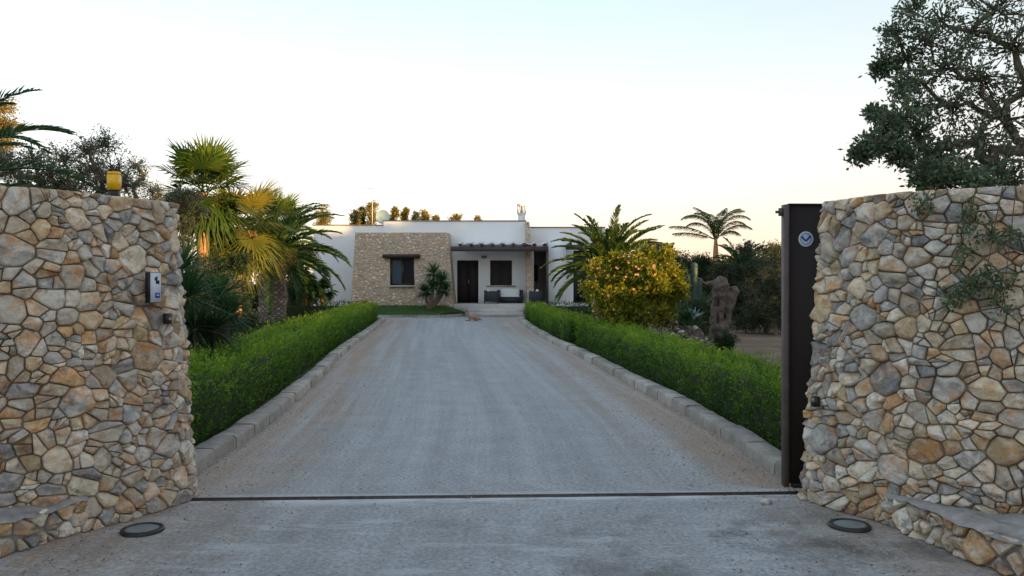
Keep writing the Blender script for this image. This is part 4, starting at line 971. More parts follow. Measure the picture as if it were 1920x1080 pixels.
def canary_trunk(t_, x, y, h, r0, r1, seed=1):
    mb = MB(); mb.tube([(x, y, z) for z in np.linspace(-.05, h, 8)], [r0 * 1.0, r0 * 1.04, r0, r0 * .96, r0 * .95, r0, r1, r1 * .7], 20); mb.build('trunk', M['scale_base'], t_)
    rng = np.random.default_rng(seed); mb = MB(); n = 24; rows_ = int(h / .085)
    for k in range(rows_):
        z = .06 + k * .085; rr = r0 * (1 if z < h * .7 else 1 - (z / h - .7) * .8)
        for i in range(n // 2):
            a_ = (i * 2 + k % 2) * 2 * PI / n + rng.uniform(-.05, .05); o_ = np.array([math.cos(a_), math.sin(a_), 0]); s_ = np.array([-o_[1], o_[0], 0])
            c = np.array([x, y, z]) + o_ * (rr - .01); w_ = PI * rr / n * 1.55; hh = .055; dd = .07 * rng.uniform(.6, 1.2)
            mb.add([c - s_ * w_, c - np.array([0, 0, hh]), c + s_ * w_, c + np.array([0, 0, hh]) * .7, c + o_ * dd + np.array([0, 0, hh * .9])], [(0, 1, 4), (1, 2, 4), (2, 3, 4), (3, 0, 4)], rng.uniform())
    m, t, b = nt('palm_leaf_scar'); L_(t, ramp(t, attr(t), [(0, (.15, .12, .10)), (.6, (.30, .25, .21)), (1, (.50, .45, .40))]), b.inputs['Base Color']); b.inputs['Roughness'].default_value = .95
    mb.build('leaf_scars', m, t_)
def date_palm(label, x, y, h, r0, nf, fl, seed, mat=None, **kw):
    t_ = thing('date_palm', label, 'palm tree', (x, y, 0)); canary_trunk(t_, x, y, h, r0, r0 * .9, seed)
    mb = MB(); ra = MB(); fronds(mb, ra, (x, y, h), nf, fl, seed, **kw); mb.build('crown', mat or G_PALM, t_); ra.build('frond_stems', mat or G_PALM, t_)
    return t_
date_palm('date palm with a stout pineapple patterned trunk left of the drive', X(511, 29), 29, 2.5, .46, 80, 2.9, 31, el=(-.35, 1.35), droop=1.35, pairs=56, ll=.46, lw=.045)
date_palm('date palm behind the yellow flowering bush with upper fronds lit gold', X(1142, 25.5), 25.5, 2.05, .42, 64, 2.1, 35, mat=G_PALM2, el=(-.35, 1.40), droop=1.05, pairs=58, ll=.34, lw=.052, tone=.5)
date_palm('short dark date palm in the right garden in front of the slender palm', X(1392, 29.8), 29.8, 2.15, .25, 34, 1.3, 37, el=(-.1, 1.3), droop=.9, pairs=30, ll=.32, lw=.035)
# palm at the left picture edge, its crown mostly outside
date_palm('large palm beyond the left wall with only its arching frond tips showing', -6.75, 9.0, 2.55, .3, 34, 2.15, 39, el=(-.2, 1.15), droop=1.25, pairs=46, ll=.32, lw=.024)
# queen palm, slender with plumose drooping leaflets
DQ = 35.0; qx = X(1342, DQ)
t_ = thing('queen_palm', 'slender feathery palm rising above the right garden against the sky', 'palm tree', (qx, DQ, 0))
mb = MB(); mb.tube([(qx, DQ, z) for z in np.linspace(-.05, 3.2, 8)], [.20, .17, .15, .14, .14, .14, .13, .10], 12); mb.tube([(qx, DQ, 3.15), (qx, DQ, 3.6)], [.10, .06], 8); mb.build('trunk', M['palmtrunk'], t_)
mb = MB(); ra = MB()
its = [(.05, 1.3, 2.1, 2.1), (.3, 1.1, 1.9, 1.9), (3.1, 1.35, 2.1, 2.2), (2.8, 1.4, 1.9, 2.0), (PI, .55, 2.1, .75), (1.6, 1.4, 1.9, 1.7), (-1.5, 1.4, 1.9, 1.8), (-.5, 1.42, 1.9, 1.7), (2.3, 1.45, 1.8, 1.6), (-2.3, 1.35, 2.0, 1.9), (.8, 1.5, 1.8, 1.3), (-2.9, .3, 2.0, .5), (3.3, 1.45, 1.8, 1.3), (-.2, .9, 1.7, 1.6), (.1, 1.45, 1.9, 1.5), (2.95, 1.2, 1.6, 2.0), (1.2, 1.3, 1.8, 2.0), (.5, .7, 1.5, 1.4)]
fronds(mb, ra, (qx, DQ, 3.5), 0, 0, 41, list_=its, pairs=90, ll=.42, lw=.021, vang=.25, stiff=.4, ldroop=.3, tone=.55)
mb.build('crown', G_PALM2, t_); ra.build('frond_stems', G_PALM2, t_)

def fan_leaf(mb, ra, c, az, el, pet, L_n, rng, tone, nseg=30, spread=1.95, droop=.2, w=.055):
    h_ = np.array([math.cos(az), math.sin(az), 0]); d0 = h_ * math.cos(el) + np.array([0, 0, math.sin(el)]); e2 = el - .35
    d1 = h_ * math.cos(e2) + np.array([0, 0, math.sin(e2)]); c = np.array(c, float); up_ = max(0, min(1, (el + .3) / 1.2)); e2 = el - .35 + .28 * up_; d1 = h_ * math.cos(e2) + np.array([0, 0, math.sin(e2)]); k = c + d0 * pet * .5; e = k + d1 * pet * .5
    ra.tube([c, k, e], [.014, .012, .008], 4, caps=False, r=tone)
    e3 = e2 - .25 + .25 * up_; ax = h_ * math.cos(e3) + np.array([0, 0, math.sin(e3)]); sd = U(np.cross(ax, [0, 0, 1.])); nm = np.cross(sd, ax)
    a_ = np.linspace(-spread, spread, nseg) + rng.normal(0, .03, nseg)
    d_ = ax * np.cos(a_)[:, None] + sd * np.sin(a_)[:, None] + nm * (.12 * np.abs(np.sin(a_)) + .05 * (np.arange(nseg) % 2))[:, None]
    Ls = L_n * (.72 + .28 * np.cos(a_ * .7)) * rng.uniform(.9, 1.08, nseg)
    mb.leaves(np.repeat(e[None], nseg, 0), d_, Ls * .68, w * Ls / L_n * 1.5, rng, np.clip(tone + rng.uniform(-.1, .1, nseg), 0, 1), 0, .75, np.repeat(nm[None], nseg, 0))
    m_ = e + U(d_) * (Ls * .50)[:, None]
    mb.leaves(m_, d_, Ls * .55, w * .8, rng, np.clip(tone + rng.uniform(-.1, .15, nseg), 0, 1), droop, .2, np.repeat(nm[None], nseg, 0))
def fan_palm(label, x, y, h, r0, n, L_n, pet, seed, el=(-.8, 1.5), skirt=40, mat=None, lean=(0, 0), name='fan_palm', skirt_len=.9):
    rng = np.random.default_rng(seed); t_ = thing(name, label, 'palm tree', (x, y, 0)); c = np.array([x + lean[0], y + lean[1], h])
    mb = MB(); mb.tube([(x + lean[0] * f, y + lean[1] * f, h * f) for f in np.linspace(-.02, 1, 8)], [r0 * 1.5, r0 * 1.15, r0, r0, r0 * .95, r0, r0 * 1.1, r0 * .8], 14, jit=.06, seed=seed)
    mb.build('trunk', M['palmtrunk'], t_)
    mb = MB(); ra = MB()
    for k in range(n):
        f = (k + .5) / n; e = el[1] - (el[1] - el[0]) * f; fan_leaf(mb, ra, c + rng.normal(0, .05, 3), k * 2.39996, e + rng.uniform(-.12, .12), pet * rng.uniform(.8, 1.15), L_n * rng.uniform(.85, 1.1), rng, .75 - .45 * f + rng.uniform(-.12, .12), droop=.15 + .35 * f)
    mb.build('crown', mat or G_FAN, t_); ra.build('leaf_stalks', mat or G_FAN, t_)
    if skirt:
        mb = MB(); N = skirt * 26; a_ = rng.uniform(0, 2 * PI, N); z = h - rng.uniform(.0, .35, N) * skirt_len - .02; rr = r0 + rng.uniform(.0, .35, N) * np.clip((z - h + skirt_len) / skirt_len, .2, 1)
        p = np.stack([c[0] + np.cos(a_) * rr, c[1] + np.sin(a_) * rr, z], 1); d_ = np.stack([np.cos(a_) * .25, np.sin(a_) * .25, -np.ones(N)], 1) + rng.normal(0, .15, (N, 3))
        mb.leaves(p, d_, rng.uniform(.35, .8, N) * skirt_len, .035, rng, rng.uniform(size=N)); mb.build('dead_skirt', M['dead'], t_)
    return t_
fan_palm('tallest fan palm with a shaggy skirt, its trunk glowing orange in the sun', X(380, 19), 19, 3.75, .13, 34, .95, .62, 51, el=(-.9, 1.5), skirt=30)
fan_palm('shorter fan palm with drooping sunlit golden leaves between the tallest fan palm and the date palm', X(445, 20.5), 20.5, 3.0, .12, 28, .95, .8, 52, el=(-.9, 1.1), skirt=50, mat=leafmat('sun_gold_fan_leaf', [(.05, .08, .015), (.16, .18, .03), (.40, .33, .06)], .4))  # low sun's gold put into this palm's leaf colour
fan_palm('bright green fan palm standing behind the stout date palm', X(517, 33), 33, 4.0, .14, 26, 1.15, .8, 53, el=(-.4, 1.4), skirt=20)
for k, (px, py, sc, lb) in enumerate(((570, 545, 1.0, 'dense low dwarf palm left of the smaller one by the white wall'), (606, 545, .72, 'small dwarf palm on a short trunk in front of the white wall'))):
    D = 34.0
    fan_palm(lb, X(px, D), D, Z(py, D) - .05, .12, 30 if k == 0 else 20, .48 * sc, .42 * sc, 60 + k, el=(-.4, 1.45), skirt=0, mat=G_DARK, name='dwarf_palm')

# ---- yuccas
def rosette(mb, c, n, L_n, w, rng, el=(-.6, 1.45), tone=.5, droop=.15):
    c = np.array(c, float); f = (np.arange(n) + .5) / n; a_ = np.arange(n) * 2.39996 + rng.uniform(-.2, .2, n); e = el[1] - (el[1] - el[0]) * f ** .8 + rng.normal(0, .08, n)
    d_ = np.stack([np.cos(a_) * np.cos(e), np.sin(a_) * np.cos(e), np.sin(e)], 1)
    mb.leaves(c + d_ * .03, d_, L_n * rng.uniform(.8, 1.08, n), w, rng, np.clip(tone + .2 - .45 * f + rng.uniform(-.12, .12, n), 0, 1), droop, .35, np.repeat(np.array([[0, 0, 1.]]), n, 0) + rng.normal(0, .2, (n, 3)))
def yucca(name, label, base, heads, L_n, seed, mat=G_YUC, n=110, w=.032, tr=.05, el=(-.6, 1.45)):
    rng = np.random.default_rng(seed); t_ = thing(name, label, 'yucca', base); mb = MB(); wd = MB(); base = np.array(base, float)
    for h in heads:
        h_, s_ = np.array(h[:3], float), (h[3] if len(h) > 3 else 1); q = base * .5 + h_ * .5; q[2] = base[2] + (h_[2] - base[2]) * .35; q[:2] = base[:2] * .45 + h_[:2] * .55
        wd.tube([base, q, h_], [tr * 1.5, tr, tr * .7], 9, jit=.1, seed=seed); rosette(mb, h_, n, L_n * s_, w, rng, el)
    mb.build('leaves', mat, t_); wd.build('trunk', M['trunk'], t_, True); return t_
Dy = 37.3; by = (X(806, Dy), Dy, .42)
yucca('yucca', 'branched yucca growing on the lawn bank in front of the stone block', by, [(*P(813, 514, Dy), 1.0), (*P(829, 528, Dy - .2), .95), (*P(796, 548, Dy + .1), .75), (*P(834, 545, Dy), .8), (*P(812, 538, Dy - .3), .8)], .80, 71, n=150, w=.05, tr=.075)
yucca('yucca', 'tall spiky yucca right beside the edge of the left stone wall', (X(352, 10.5), 10.5, 0), [P(350, 560, 10.5), (*P(338, 510, 10.7), .9)], .62, 72, n=150, w=.035)
yucca('yucca', 'fresh green spiky yucca between the wall and the stout palm', (X(408, 11.5), 11.5, 0), [P(410, 560, 11.5), (*P(428, 590, 11.3), .8)], .58, 73, n=150, w=.033)
yucca('yucca', 'low dark yucca with drooping spikes behind the left hedge', (X(400, 10.2), 10.2, 0), [P(400, 622, 10.2), P(365, 618, 10.0)], .52, 74, G_DARK, n=150, w=.032, el=(-.5, 1.2))

# ---- trees and shrubs on the left
tree('olive_tree', 'grey green tree behind the left wall directly behind the yellow beacon', 'tree', (X(190, 15), 15, 0),
     [(P(px, py, 15 + dz), r) for px, py, dz, r in ((165, 285, 0, .42), (200, 270, .3, .38), (180, 320, -.2, .5), (215, 320, .4, .42), (150, 330, .2, .45), (120, 300, -.3, .36), (235, 345, 0, .4), (190, 355, .5, .5), (140, 365, 0, .5))], 81, G_OLIVE, .055, .020, 60, 16, .10, squash=(1, 1, 1))
tree('olive_tree', 'thin wispy tree between the beacon and the tallest fan palm', 'tree', (X(262, 17), 17, 0),
     [(P(px, py, 17 + dz), r) for px, py, dz, r in ((255, 310, 0, .30), (268, 335, .2, .34), (250, 350, .2, .32), (285, 360, 0, .34), (300, 380, .2, .38), (258, 385, .2, .4))], 82, G_OLIVE, .05, .018, 40, 14, .07, squash=(.9, .9, 1.2))
tree('olive_tree', 'broad tree behind the left end of the left wall', 'tree', (X(60, 13), 13, 0),
     [(P(px, py, 13 + dz), r) for px, py, dz, r in ((20, 320, 0, .42), (60, 300, .3, .38), (95, 325, 0, .38), (40, 350, -.3, .42), (80, 350, .3, .4), (115, 345, .4, .34), (0, 300, .2, .4), (-30, 330, 0, .45))], 83, G_OLIVE, .05, .02, 60, 16, .10)
tree('far_tree', 'sunlit orange tree top at the left edge of the photo behind the palm fronds', 'tree', (X(-20, 32), 32, 0),
     [(P(px, py, 32), r) for px, py, r in ((-5, 205, .8), (10, 235, .7), (-30, 240, .9), (5, 270, .7), (-25, 290, 1.0))], 84, G_FAR, .14, .06, 60, 14, .2)
bush('shrub', 'dark leafy shrub under the golden fan palm leaves', P(428, 520, 18), (.55, .5, .6), 85, G_DARK, .07, .03, 16, 34, 14, (.38, .55))
bush('shrub', 'olive green shrub just past the corner of the left wall', P(345, 400, 15), (.25, .4, .5), 86, G_OLIVE, .05, .02, 12, 30, 14, (.35, .5))
bush('shrub', 'soft yellow green shrub against the crown of the stout date palm', P(535, 490, 27.5), (.55, .4, .55), 87, leafmat('fern_leaf', [(.03, .05, .01), (.07, .10, .018), (.14, .16, .03)], .35), .07, .022, 14, 30, 12, (.4, .6), skirt=False)
bush('shrub', 'dark shrub left of the palm trunk', P(446, 570, 22), (.42, .4, .6), 88, G_DARK, .08, .035, 16, 34, 14, (.42, .6))
bush('shrub', 'dark shrub between the two palm trunks', P(468, 555, 34), (.9, .5, .8), 93, G_DARK, .10, .045, 16, 30, 14, (.45, .65))
bush('shrub', 'deep green shrub mass in front of the villa left corner', P(560, 505, 38), (1.2, .6, 1.5), 89, G_DARK, .11, .05, 22, 34, 14, (.45, .65))
bush('shrub', 'dark background shrub behind the yuccas near the left wall', P(370, 560, 17), (1.0, .5, 1.0), 90, G_DARK, .07, .03, 22, 34, 14, (.4, .6))
bush('shrub', 'low green ground plant between hedge and palm trunk', (X(500, 22), 22, .28), (1.1, .4, .22), 91, G_YUC, .06, .02, 14, 26, 12, (.22, .3), trunk_r=.02)
bush('shrub', 'low leafy shrub behind the dark yucca by the left hedge', (X(455, 13.5), 13.5, .35), (.5, .4, .3), 92, G_DARK, .05, .02, 12, 30, 12, (.4, .6), trunk_r=.02)

# ---- right side
# yellow flowering bush
cb = (X(1190, 18), 18, 1.15)
cl = blob(cb, (1.05, .8, .95), 42, 101, (.30, .42)) + [((X(px, 18), 18, Z(py, 18)), .26) for px, py in ((1115, 505), (1150, 490), (1185, 500), (1225, 485), (1250, 480), (1262, 515), (1275, 545), (1105, 545), (1210, 478))]
t_ = tree('flowering_bush', 'big round yellow green bush with pink flowers behind the right hedge', 'bush', (cb[0], cb[1], 0), cl, 101, G_BUSH, .075, .05, 40, 15, .07, fork=.2, squash=(1, 1, .9))
rng = np.random.default_rng(102); mb = MB()
for k in range(42):
    d_ = sph(rng, 1, 1.3)[0]; d_[1] = -abs(d_[1]); c = np.array(cb) + d_ * (1.18, .95, 1.12)
    if rng.uniform() < .5: c[0] -= .3
    nl = 7; a_ = np.arange(nl) * 2 * PI / nl; o_ = U(d_ + [0, -.5, .2]); s_ = U(np.cross(o_, [0, 0, 1.])); u_ = np.cross(s_, o_)
    dd_ = s_ * np.cos(a_)[:, None] + u_ * np.sin(a_)[:, None] + o_ * .4
    mb = MB(); mb.leaves(np.repeat(c[None], nl, 0), dd_, .032, .028, rng, rng.uniform(size=nl), 0, .6, np.repeat(o_[None], nl, 0)); mb.build('flower', M['pink'], t_)
# old olive stump
Ds = 19.0
st_ = thing('dead_olive_trunk', 'weathered grey dead olive trunk with hollows standing in the right garden', 'tree stump', (X(1350, Ds), Ds, 0))
mb = MB()
def sp(px, py, dy=0): return np.array(P(px, py, Ds + dy)) + 0
mb.tube([(X(1352, Ds), Ds, -.05), sp(1348, 640), sp(1344, 610), sp(1346, 580), sp(1350, 553), sp(1352, 535), sp(1350, 524), sp(1349, 518)], [.27, .22, .17, .15, .17, .20, .15, .05], 22, jit=.14, seed=3)
mb.tube([sp(1352, 630, .05), sp(1360, 600, .05), sp(1366, 575, .03), sp(1372, 555, 0), sp(1378, 543, 0), sp(1380, 537, 0)], [.13, .12, .12, .13, .12, .05], 16, jit=.14, seed=4)
mb.tube([sp(1350, 536), sp(1336, 532), sp(1322, 532, .05), sp(1312, 526, .1)], [.10, .075, .05, .03], 10, jit=.15, seed=5)
mb.tube([sp(1340, 650, -.1), sp(1336, 630, -.05), sp(1340, 600, 0)], [.12, .09, .07], 12, jit=.12, seed=6)
mb.tube([sp(1368, 648, -.1), sp(1362, 628, -.05), sp(1358, 600, 0)], [.12, .09, .06], 12, jit=.12, seed=7)
so = mb.build('trunk', M['driftwood'], st_, True)
ms_ = so.modifiers.new('fuse', 'REMESH'); ms_.mode = 'VOXEL'; ms_.voxel_size = .022; ms_.use_smooth_shade = True
tx = bpy.data.textures.new('gnarl', 'CLOUDS'); tx.noise_scale = .16; dm = so.modifiers.new('gnarl', 'DISPLACE'); dm.texture = tx; dm.strength = .10; dm.mid_level = .5
t2_ = bpy.data.textures.new('grain', 'CLOUDS'); t2_.noise_scale = .045; t2_.noise_depth = 3; d2_ = so.modifiers.new('grain', 'DISPLACE'); d2_.texture = t2_; d2_.strength = .045; d2_.mid_level = .5
for px, py, rx, rz, dy in ((1347, 561, .035, .13, -.15), (1346, 597, .035, .15, -.15), (1345, 634, .05, .10, -.20), (1360, 592, .02, .08, -.11)): mb = MB(); mb.ell(sp(px, py, dy), (rx, .05, rz), 12, 8, .5, .3, px); mb.build('hollow', M['hollow'], st_)
# rubble mound
rng = np.random.default_rng(111); mb = MB(); n = 230
for k in range(n):
    px = rng.uniform(1250, 1335); yy = 18.4 + rng.uniform(-.3, .7); u_ = (px - 1292) / 45; hh = .62 * max(0, 1 - u_ * u_ * .8) * (1 - abs(yy - 18.7) / .9); z = hh * rng.uniform(.75, 1.0)
    s_ = rng.uniform(.03, .075); mb.ell((X(px, 18.5), yy, z), (s_ * rng.uniform(.8, 1.4), s_, s_ * rng.uniform(.6, 1)), 9, 6, rng.uniform(), .5, k)
m, t, b = nt('dark_lava_rubble'); L_(t, mix_(t, 1.0, ramp(t, attr(t), [(0, (.05, .038, .035)), (.72, (.13, .10, .09)), (.84, (.25, .21, .19)), (.93, (.55, .50, .46))]), ramp(t, noise_(t, 14, 5, .7, objco(t)), [(.3, (.6, .6, .6)), (.7, (1.3, 1.3, 1.3))]), 'MULTIPLY'), b.inputs['Base Color']); b.inputs['Roughness'].default_value = .95
mb2 = MB(); mb2.ell((X(1292, 18.5), 18.75, 0), (.56, .5, .5), 24, 12, .2, .3)
mb.v += mb2.v; mb.f[4] += [mb2.f[4][0] + mb.n]; mb.r[4] += mb2.r[4]; mb.n += mb2.n
tag(mb.build('rubble_mound', m), 'mound of dark broken stones with pale flecks beside the dead olive trunk', 'rubble', kind='stuff')
def agave(label, c, L_n, n, seed, mat):
    rng = np.random.default_rng(seed); t_ = thing('agave', label, 'agave', (c[0], c[1], c[2])); mb = MB(); rosette(mb, c, n, L_n, L_n * .2, rng, (.1, 1.4), .5, .0); mb.build('leaves', mat, t_)
    mb = MB(); mb.ell(c, (.05, .05, .05)); mb.build('heart', mat, t_)
Da = 18.9
agave('small blue grey agave on top of the rubble mound', (X(1300, Da), Da, Z(596, Da) + .0), .30, 26, 121, M['agave'])
bush('shrub', 'small bright green plant next to the blue agave', (X(1284, 18.8), 18.8, Z(590, 18.8)), (.14, .12, .12), 122, G_YUC, .05, .02, 8, 18, 10, (.5, .8), trunk_r=.01, base=(X(1284, 18.8), 18.8, .4))
bush('shrub', 'rounded fresh green cushion shrub behind the agave', (X(1308, 22), 22, .85), (.50, .4, .42), 123, G_YUC, .05, .016, 16, 40, 14, (.42, .6))
Dk = 26.0
t_ = thing('column_cactus', 'ribbed column cactus standing left of the dead olive trunk', 'cactus', (X(1302, Dk), Dk, 0))
for k, (px, pt) in enumerate(((1302, 492), (1292, 515), (1312, 520))):
    mb = MB(); n = 20; zt_ = Z(pt, Dk); V = []; x = X(px, Dk); zs = list(np.linspace(-.02, zt_ - .08, 10)) + [zt_ - .03, zt_]; rs = [.11] * 10 + [.08, .01]
    for z, r in zip(zs, rs):
        for i in range(n): rr = r * (1 if i % 2 else .78); a_ = i * 2 * PI / n; V.append((x + rr * math.cos(a_), Dk + .05 * k + rr * math.sin(a_), z))
    mb.add(V, [(j * n + i, j * n + (i + 1) % n, (j + 1) * n + (i + 1) % n, (j + 1) * n + i) for j in range(11) for i in range(n)]); mb.build('stem', M['cactus'], t_)
bush('shrub', 'dark bush behind the flowering bush and the cactus', P(1290, 520, 30), (1.0, .6, .9), 124, G_DARK, .09, .04, 20, 34, 14, (.45, .65))
bush('shrub', 'dense dark green shrub behind the dead olive trunk', P(1395, 530, 28), (1.3, .6, 1.35), 125, G_DARK, .075, .032, 34, 36, 14, (.40, .58))
bush('shrub', 'leafy green shrub with arching twigs in front of the open gate edge', P(1455, 530, 25), (1.1, .6, 1.2), 126, G_DARK, .06, .022, 22, 34, 14, (.42, .6))
bush('shrub', 'low dark spreading shrub at the edge of the bare soil', P(1435, 600, 25.5), (1.2, .5, .5), 127, G_DARK, .06, .022, 18, 34, 14, (.38, .5), droop=.3)
bush('shrub', 'warm tinged shrub catching the last sun near the top of the gate', P(1440, 490, 34), (1.6, .6, .7), 128, G_FAR, .09, .045, 22, 30, 14, (.4, .6))
bush('shrub', 'dark shrub beside the far right of the flowering bush', P(1262, 545, 24), (.6, .5, .9), 129, G_DARK, .07, .03, 14, 30, 14, (.42, .6))
bush('shrub', 'tuft of dark leaves at the foot of the dead olive trunk', (X(1362, 18.6), 18.6, .2), (.26, .2, .18), 130, G_DARK, .05, .02, 10, 26, 12, (.6, .9), trunk_r=.012)
# far trees
def far_tree(label, px0, px1, top, D, seed, mat=G_FAR, cols=1):
    x0, x1, zt_ = X(px0, D), X(px1, D), Z(top, D); w_ = (x1 - x0) / 2 * 1.12; cx = (x0 + x1) / 2; zb_ = 2.0
    rng = np.random.default_rng(seed); cl = []; n = int(16 * cols)
    for k in range(n):
        f = (k + .5) / n; z = zb_ + (zt_ - .35 * w_ - zb_) * f; spread = w_ * (.5 if f < .85 else .3)
        cl.append(((cx + rng.uniform(-spread, spread), D + rng.uniform(-spread, spread), z), min(w_ * .95, 1.5) * rng.uniform(.7, 1.0)))
    return tree('far_tree', label, 'tree', (cx, D, 0), cl, seed, mat, .17, .09, 46, 12, .18, 'trees showing above the villa roof', squash=(1, 1, 1), twigs=False)
FT = [(583, 622, 388, 'broad sunlit tree top left of the roof behind the palms', G_FAR), (655, 677, 393, 'low golden tree top just left of the tallest one', G_FAR), (671, 685, 388, 'narrow dark tree top between golden ones', G_DARK),
      (681, 711, 377, 'tallest golden tree top behind the antenna mast', G_FAR), (731, 749, 388, 'golden tree top right next to the satellite dish', G_FAR), (751, 768, 388, 'pale golden tree top second from the satellite dish', G_FAR),
      (771, 788, 398, 'low grey green tree top right of the pale golden pair', G_OLIVE), (785, 806, 393, 'pointed thin tree top in the middle above the roof', G_FAR), (808, 824, 403, 'tiny golden tree top above the stone block corner', G_FAR),
      (841, 867, 401, 'low wide tree top above the front door side', G_FAR), (890, 903, 405, 'small lone golden tree top left of the chimney', G_FAR)]
for k, (a_, b_, c_, lb, mt) in enumerate(FT): far_tree(lb, a_, b_, c_, 78 + (k % 3) * 2, 140 + k, mt)
# distant tree line behind the right garden
rng = np.random.default_rng(161); mb = MB(); wd = MB()
for k in range(60):
    px = 1225 + k * 5.2; D = 85 + rng.uniform(-5, 5); zt_ = Z(487 + rng.uniform(-9, 8), D)
    for j in range(4): twig_cloud(mb, None, (X(px, D), D, zt_ * (.25 + .2 * j)), 1.0 - .12 * j, rng, 22, 10, .30, .16, (1, 1, 1.1))
tag(mb.build('distant_wood', G_FAR), 'distant tree line glowing at the horizon behind the right garden', 'wood', kind='stuff')

# tree overhanging the right wall
cl = []
spec = [(1680, 60, 7.0, .22), (1700, 110, 7.0, .30), (1735, 80, 6.8, .34), (1765, 40, 7.0, .36), (1715, 150, 6.6, .26), (1770, 130, 6.8, .42), (1820, 60, 7.0, .45), (1870, 20, 7.2, .5), (1900, 90, 6.8, .5),
        (1840, 150, 6.6, .45), (1790, 200, 6.6, .34), (1725, 200, 6.4, .26), (1690, 215, 6.2, .24), (1665, 240, 6.1, .19), (1640, 270, 6.0, .15), (1612, 290, 6.0, .10), (1880, 220, 6.5, .5), (1840, 260, 6.3, .40), (1780, 275, 6.2, .30),
        (1760, 315, 6.0, .24), (1810, 320, 6.0, .30), (1870, 310, 6.1, .36), (1735, 335, 5.9, .14), (1850, 345, 5.8, .22), (1900, 340, 5.8, .24), (1710, 20, 7.2, .22), (1660, 120, 7.0, .12), (1930, 160, 6.6, .5), (1960, 280, 6.4, .5), (1990, 60, 7, .6), (1980, -60, 7.2, .7), (1880, -60, 7.3, .6), (1800, -30, 7.2, .4),
        (1690, 165, 6.8, .14), (1648, 130, 7.0, .08), (1735, 330, 5.8, .16), (1755, 345, 5.7, .16), (1700, 300, 6.0, .12), (1785, 340, 5.7, .20), (1820, 345, 5.6, .20), (1720, 250, 6.2, .18), (1745, 290, 6.1, .18), (1640, 215, 6.3, .07), (1655, 260, 6.2, .16), (1625, 280, 6.1, .12), (1680, 285, 6.1, .14)]
for px, py, D, r in spec: cl.append((P(px, py, D), r * .88))
tr_ = tree('overhanging_tree', 'large dull green evergreen tree leaning over the right stone wall', 'tree', (X(1930, 7.6), 7.6, 0), cl, 171, G_OAK, .046, .022, 31, 13, .085, squash=(1, 1, .9), fork=.5, up=.05, trunkmat=M['twig'])
# sprays hanging down over the wall face
def spray(label, seq, seed, n=20):
    rng = np.random.default_rng(seed); t_ = thing('hanging_branch', label, 'branch', P(*seq[0]), 'branches hanging over the right wall'); pts = np.array([P(*q) for q in seq])
    wd = MB(); C3 = catmull([tuple(p) for p in pts], 8) if False else pts; wd.tube(pts, np.linspace(.0035, .0015, len(pts)), 5, caps=False); wd.build('stem', M['twig'], t_)
    mb = MB()
    for i in range(1, len(pts)): twig_cloud(mb, None, pts[i], .075 + .02 * rng.uniform(), rng, n, 10, .034, .016, (1, .6, 1), 0, tone=.55)
    mb.build('leaves', G_OAK, t_)
def wallD(px, py):
    p, n_ = SR.find(px, py); return p[1] - .09
def sq(lst): return [(px, py, wallD(px, py)) for px, py in lst]
spray('short leafy twig lying over the top of the right wall', sq([(1745, 352), (1730, 385), (1708, 405), (1690, 430)]), 181, 14)
spray('long leafy shoot hanging down the middle of the right wall', sq([(1830, 350), (1822, 395), (1818, 440), (1805, 480)]), 182, 10)
spray('densest leafy spray hanging low on the right wall face', sq([(1880, 350), (1862, 440), (1850, 510), (1835, 535), (1806, 550), (1785, 558)]), 183, 13)
spray('leafy shoot at the right picture edge over the wall', sq([(1905, 350), (1895, 440), (1885, 530), (1880, 570)]), 184, 10)

# trees and wall added out of frame to block low sun and sky
def shade_tree(label, x, y, h, R, seed):
    cl = blob((x, y, h * .55), (R, R, h * .46), 26, seed, (.45, .6)); cl = [(c, R * .42) for c, r in cl]
    return tree('shade_caster_tree', label, 'tree', (x, y, 0), cl, seed, G_OAK, .24, .15, 70, 14, .15, twigs=False, squash=(1, 1, 1))
bw = thing('shade_wall', 'plain rendered wall added far to the right, outside the picture, to block low sun', 'wall', (22, 4, 0))
mb = MB(); mb.box(21.9, 22.2, -26, 33.5, -.03, 2.62); mb.build('wall_body', M['white2'], bw)  # unseen sun-blocking wall, height chosen for the shadow line
mb = MB(); mb.box(21.85, 22.25, -26, 33.5, 2.623, 2.68); mb.build('coping', M['coping'], bw)
ST = [(24, 18.2, 6.5, 1.7), (24, 21.0, 7.6, 2.3), (24, 24.8, 7.6, 2.4), (25.5, 22.9, 5.6, 1.7), (24, 28.6, 7.4, 2.4), (23.5, 7.1, 4.9, .95), (23.5, -6.8, 7.6, 2.2), (23, -10.6, 7.2, 2.4), (23.5, -14.5, 7.0, 2.4), (23, -18.5, 6.6, 2.4), (23, -22.5, 6, 2.4), (30, 33, 7.5, 2.6), (-10, -1, 8.5, 2.6), (-7, -8, 9.5, 3.4)]  # unseen added trees, placed and sized by where shade should fall
lbs = ['tall', 'taller', 'tallest', 'short', 'middling', 'slim', 'lowest', 'roadside', 'second roadside', 'third roadside', 'fourth roadside', 'last roadside', 'left hand', 'rear left hand']
for k, (x, y, h, R) in enumerate(ST): shade_tree(lbs[k] + ' broad dark tree added outside the picture to cast shade', x, y, h, R, 200 + k)['group'] = 'added shade trees outside the picture'

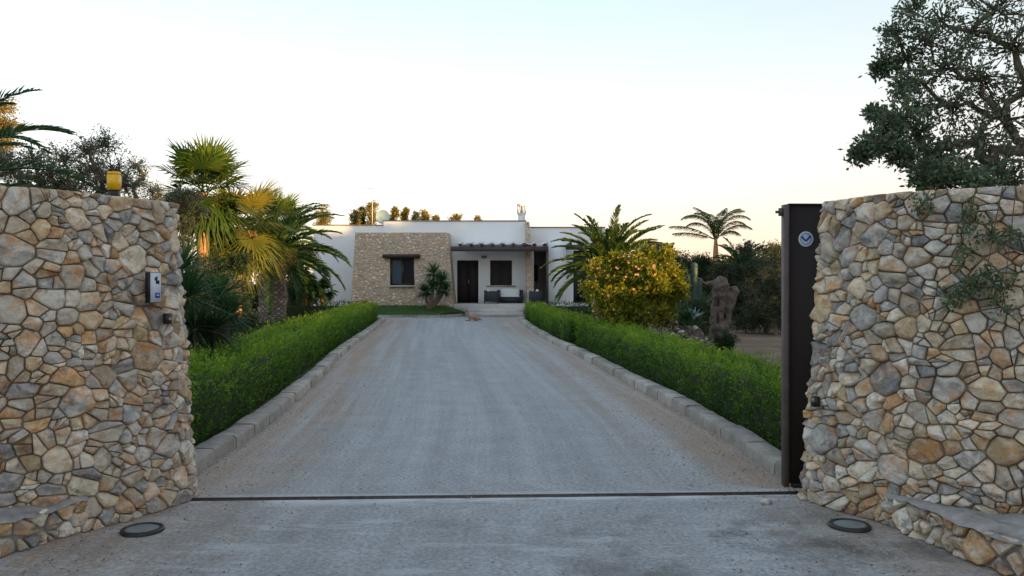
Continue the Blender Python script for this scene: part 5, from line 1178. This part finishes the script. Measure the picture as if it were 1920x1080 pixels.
# ------------------------------------------------------------------ dog
Dd = 33.3; dxo = X(889, Dd)
dog = thing('dog', 'sandy coloured dog lying on the drive with its head raised in front of the steps', 'dog', (dxo, Dd, 0))
def skin_mesh(name, nodes, edges, mat, parent, root=0, sub=2):
    me = bpy.data.meshes.new(name); me.from_pydata([n[0] for n in nodes], edges, []); o = bpy.data.objects.new(name, me); COL.objects.link(o)
    sk_ = o.modifiers.new('skin', 'SKIN'); sk_.use_smooth_shade = True
    for i, n in enumerate(nodes): me.skin_vertices[0].data[i].radius = (n[1], n[1])
    me.skin_vertices[0].data[root].use_root = True; ss = o.modifiers.new('sub', 'SUBSURF'); ss.levels = sub; ss.render_levels = sub
    me.materials.append(mat); o.parent = parent; return o
def add_skin_layer(me):
    pass
nodes = [((.20, 0, .12), .105), ((.08, 0, .135), .095), ((-.08, 0, .15), .10), ((-.17, 0, .17), .095), ((-.23, 0, .235), .06), ((-.27, 0, .30), .055), ((-.32, 0, .305), .042), ((-.375, 0, .288), .026), ((-.40, 0, .284), .018),
         ((-.19, .075, .10), .035), ((-.16, .085, .035), .026), ((-.30, .085, .022), .020), ((-.36, .085, .020), .022),
         ((-.19, -.075, .10), .035), ((-.16, -.085, .035), .026), ((-.30, -.085, .022), .020), ((-.36, -.085, .020), .022),
         ((.17, .11, .10), .065), ((.05, .13, .07), .040), ((.14, .14, .028), .022), ((.03, .14, .020), .020),
         ((.17, -.11, .10), .065), ((.05, -.13, .07), .040), ((.14, -.14, .028), .022), ((.03, -.14, .020), .020),
         ((.29, .02, .07), .024), ((.34, -.06, .03), .016), ((.30, -.14, .018), .012)]
edges = [(0, 1), (1, 2), (2, 3), (3, 4), (4, 5), (5, 6), (6, 7), (7, 8), (3, 9), (9, 10), (10, 11), (11, 12), (3, 13), (13, 14), (14, 15), (15, 16), (0, 17), (17, 18), (18, 19), (19, 20), (0, 21), (21, 22), (22, 23), (23, 24), (0, 25), (25, 26), (26, 27)]
me = bpy.data.meshes.new('body'); me.from_pydata([n[0] for n in nodes], edges, []); db = bpy.data.objects.new('body', me); COL.objects.link(db)
db.modifiers.new('skin', 'SKIN')
try:
    if not me.skin_vertices: raise IndexError
except Exception:
    bpy.context.view_layer.objects.active = db; db.select_set(True); bpy.ops.mesh.customdata_skin_add(); db.select_set(False)
for i, n in enumerate(nodes): me.skin_vertices[0].data[i].radius = (n[1], n[1])
me.skin_vertices[0].data[0].use_root = True
s_ = db.modifiers.new('sub', 'SUBSURF'); s_.levels = 2; s_.render_levels = 2; me.materials.append(M['fur']); db.parent = dog
dog.rotation_euler[2] = .25; dog.location.z = .004
def dpart(name, fn, mat):
    mb = MB(); fn(mb); o = mb.build(name, mat, None, True); o.parent = dog; return o
for s in (-1, 1):
    dpart('ear', lambda mb: mb.add([(-.255, s * .02, .345), (-.255, s * .055, .325), (-.285, s * .04, .335), (-.245, s * .062, .425)], [(0, 1, 3), (1, 2, 3), (2, 0, 3), (0, 2, 1)]), M['furdark'])
    dpart('eye', lambda mb: mb.ell((-.335, s * .028, .322), (.007, .007, .007), 8, 6), M['black'])
dpart('nose', lambda mb: mb.ell((-.418, 0, .29), (.011, .013, .010), 10, 7), M['black'])
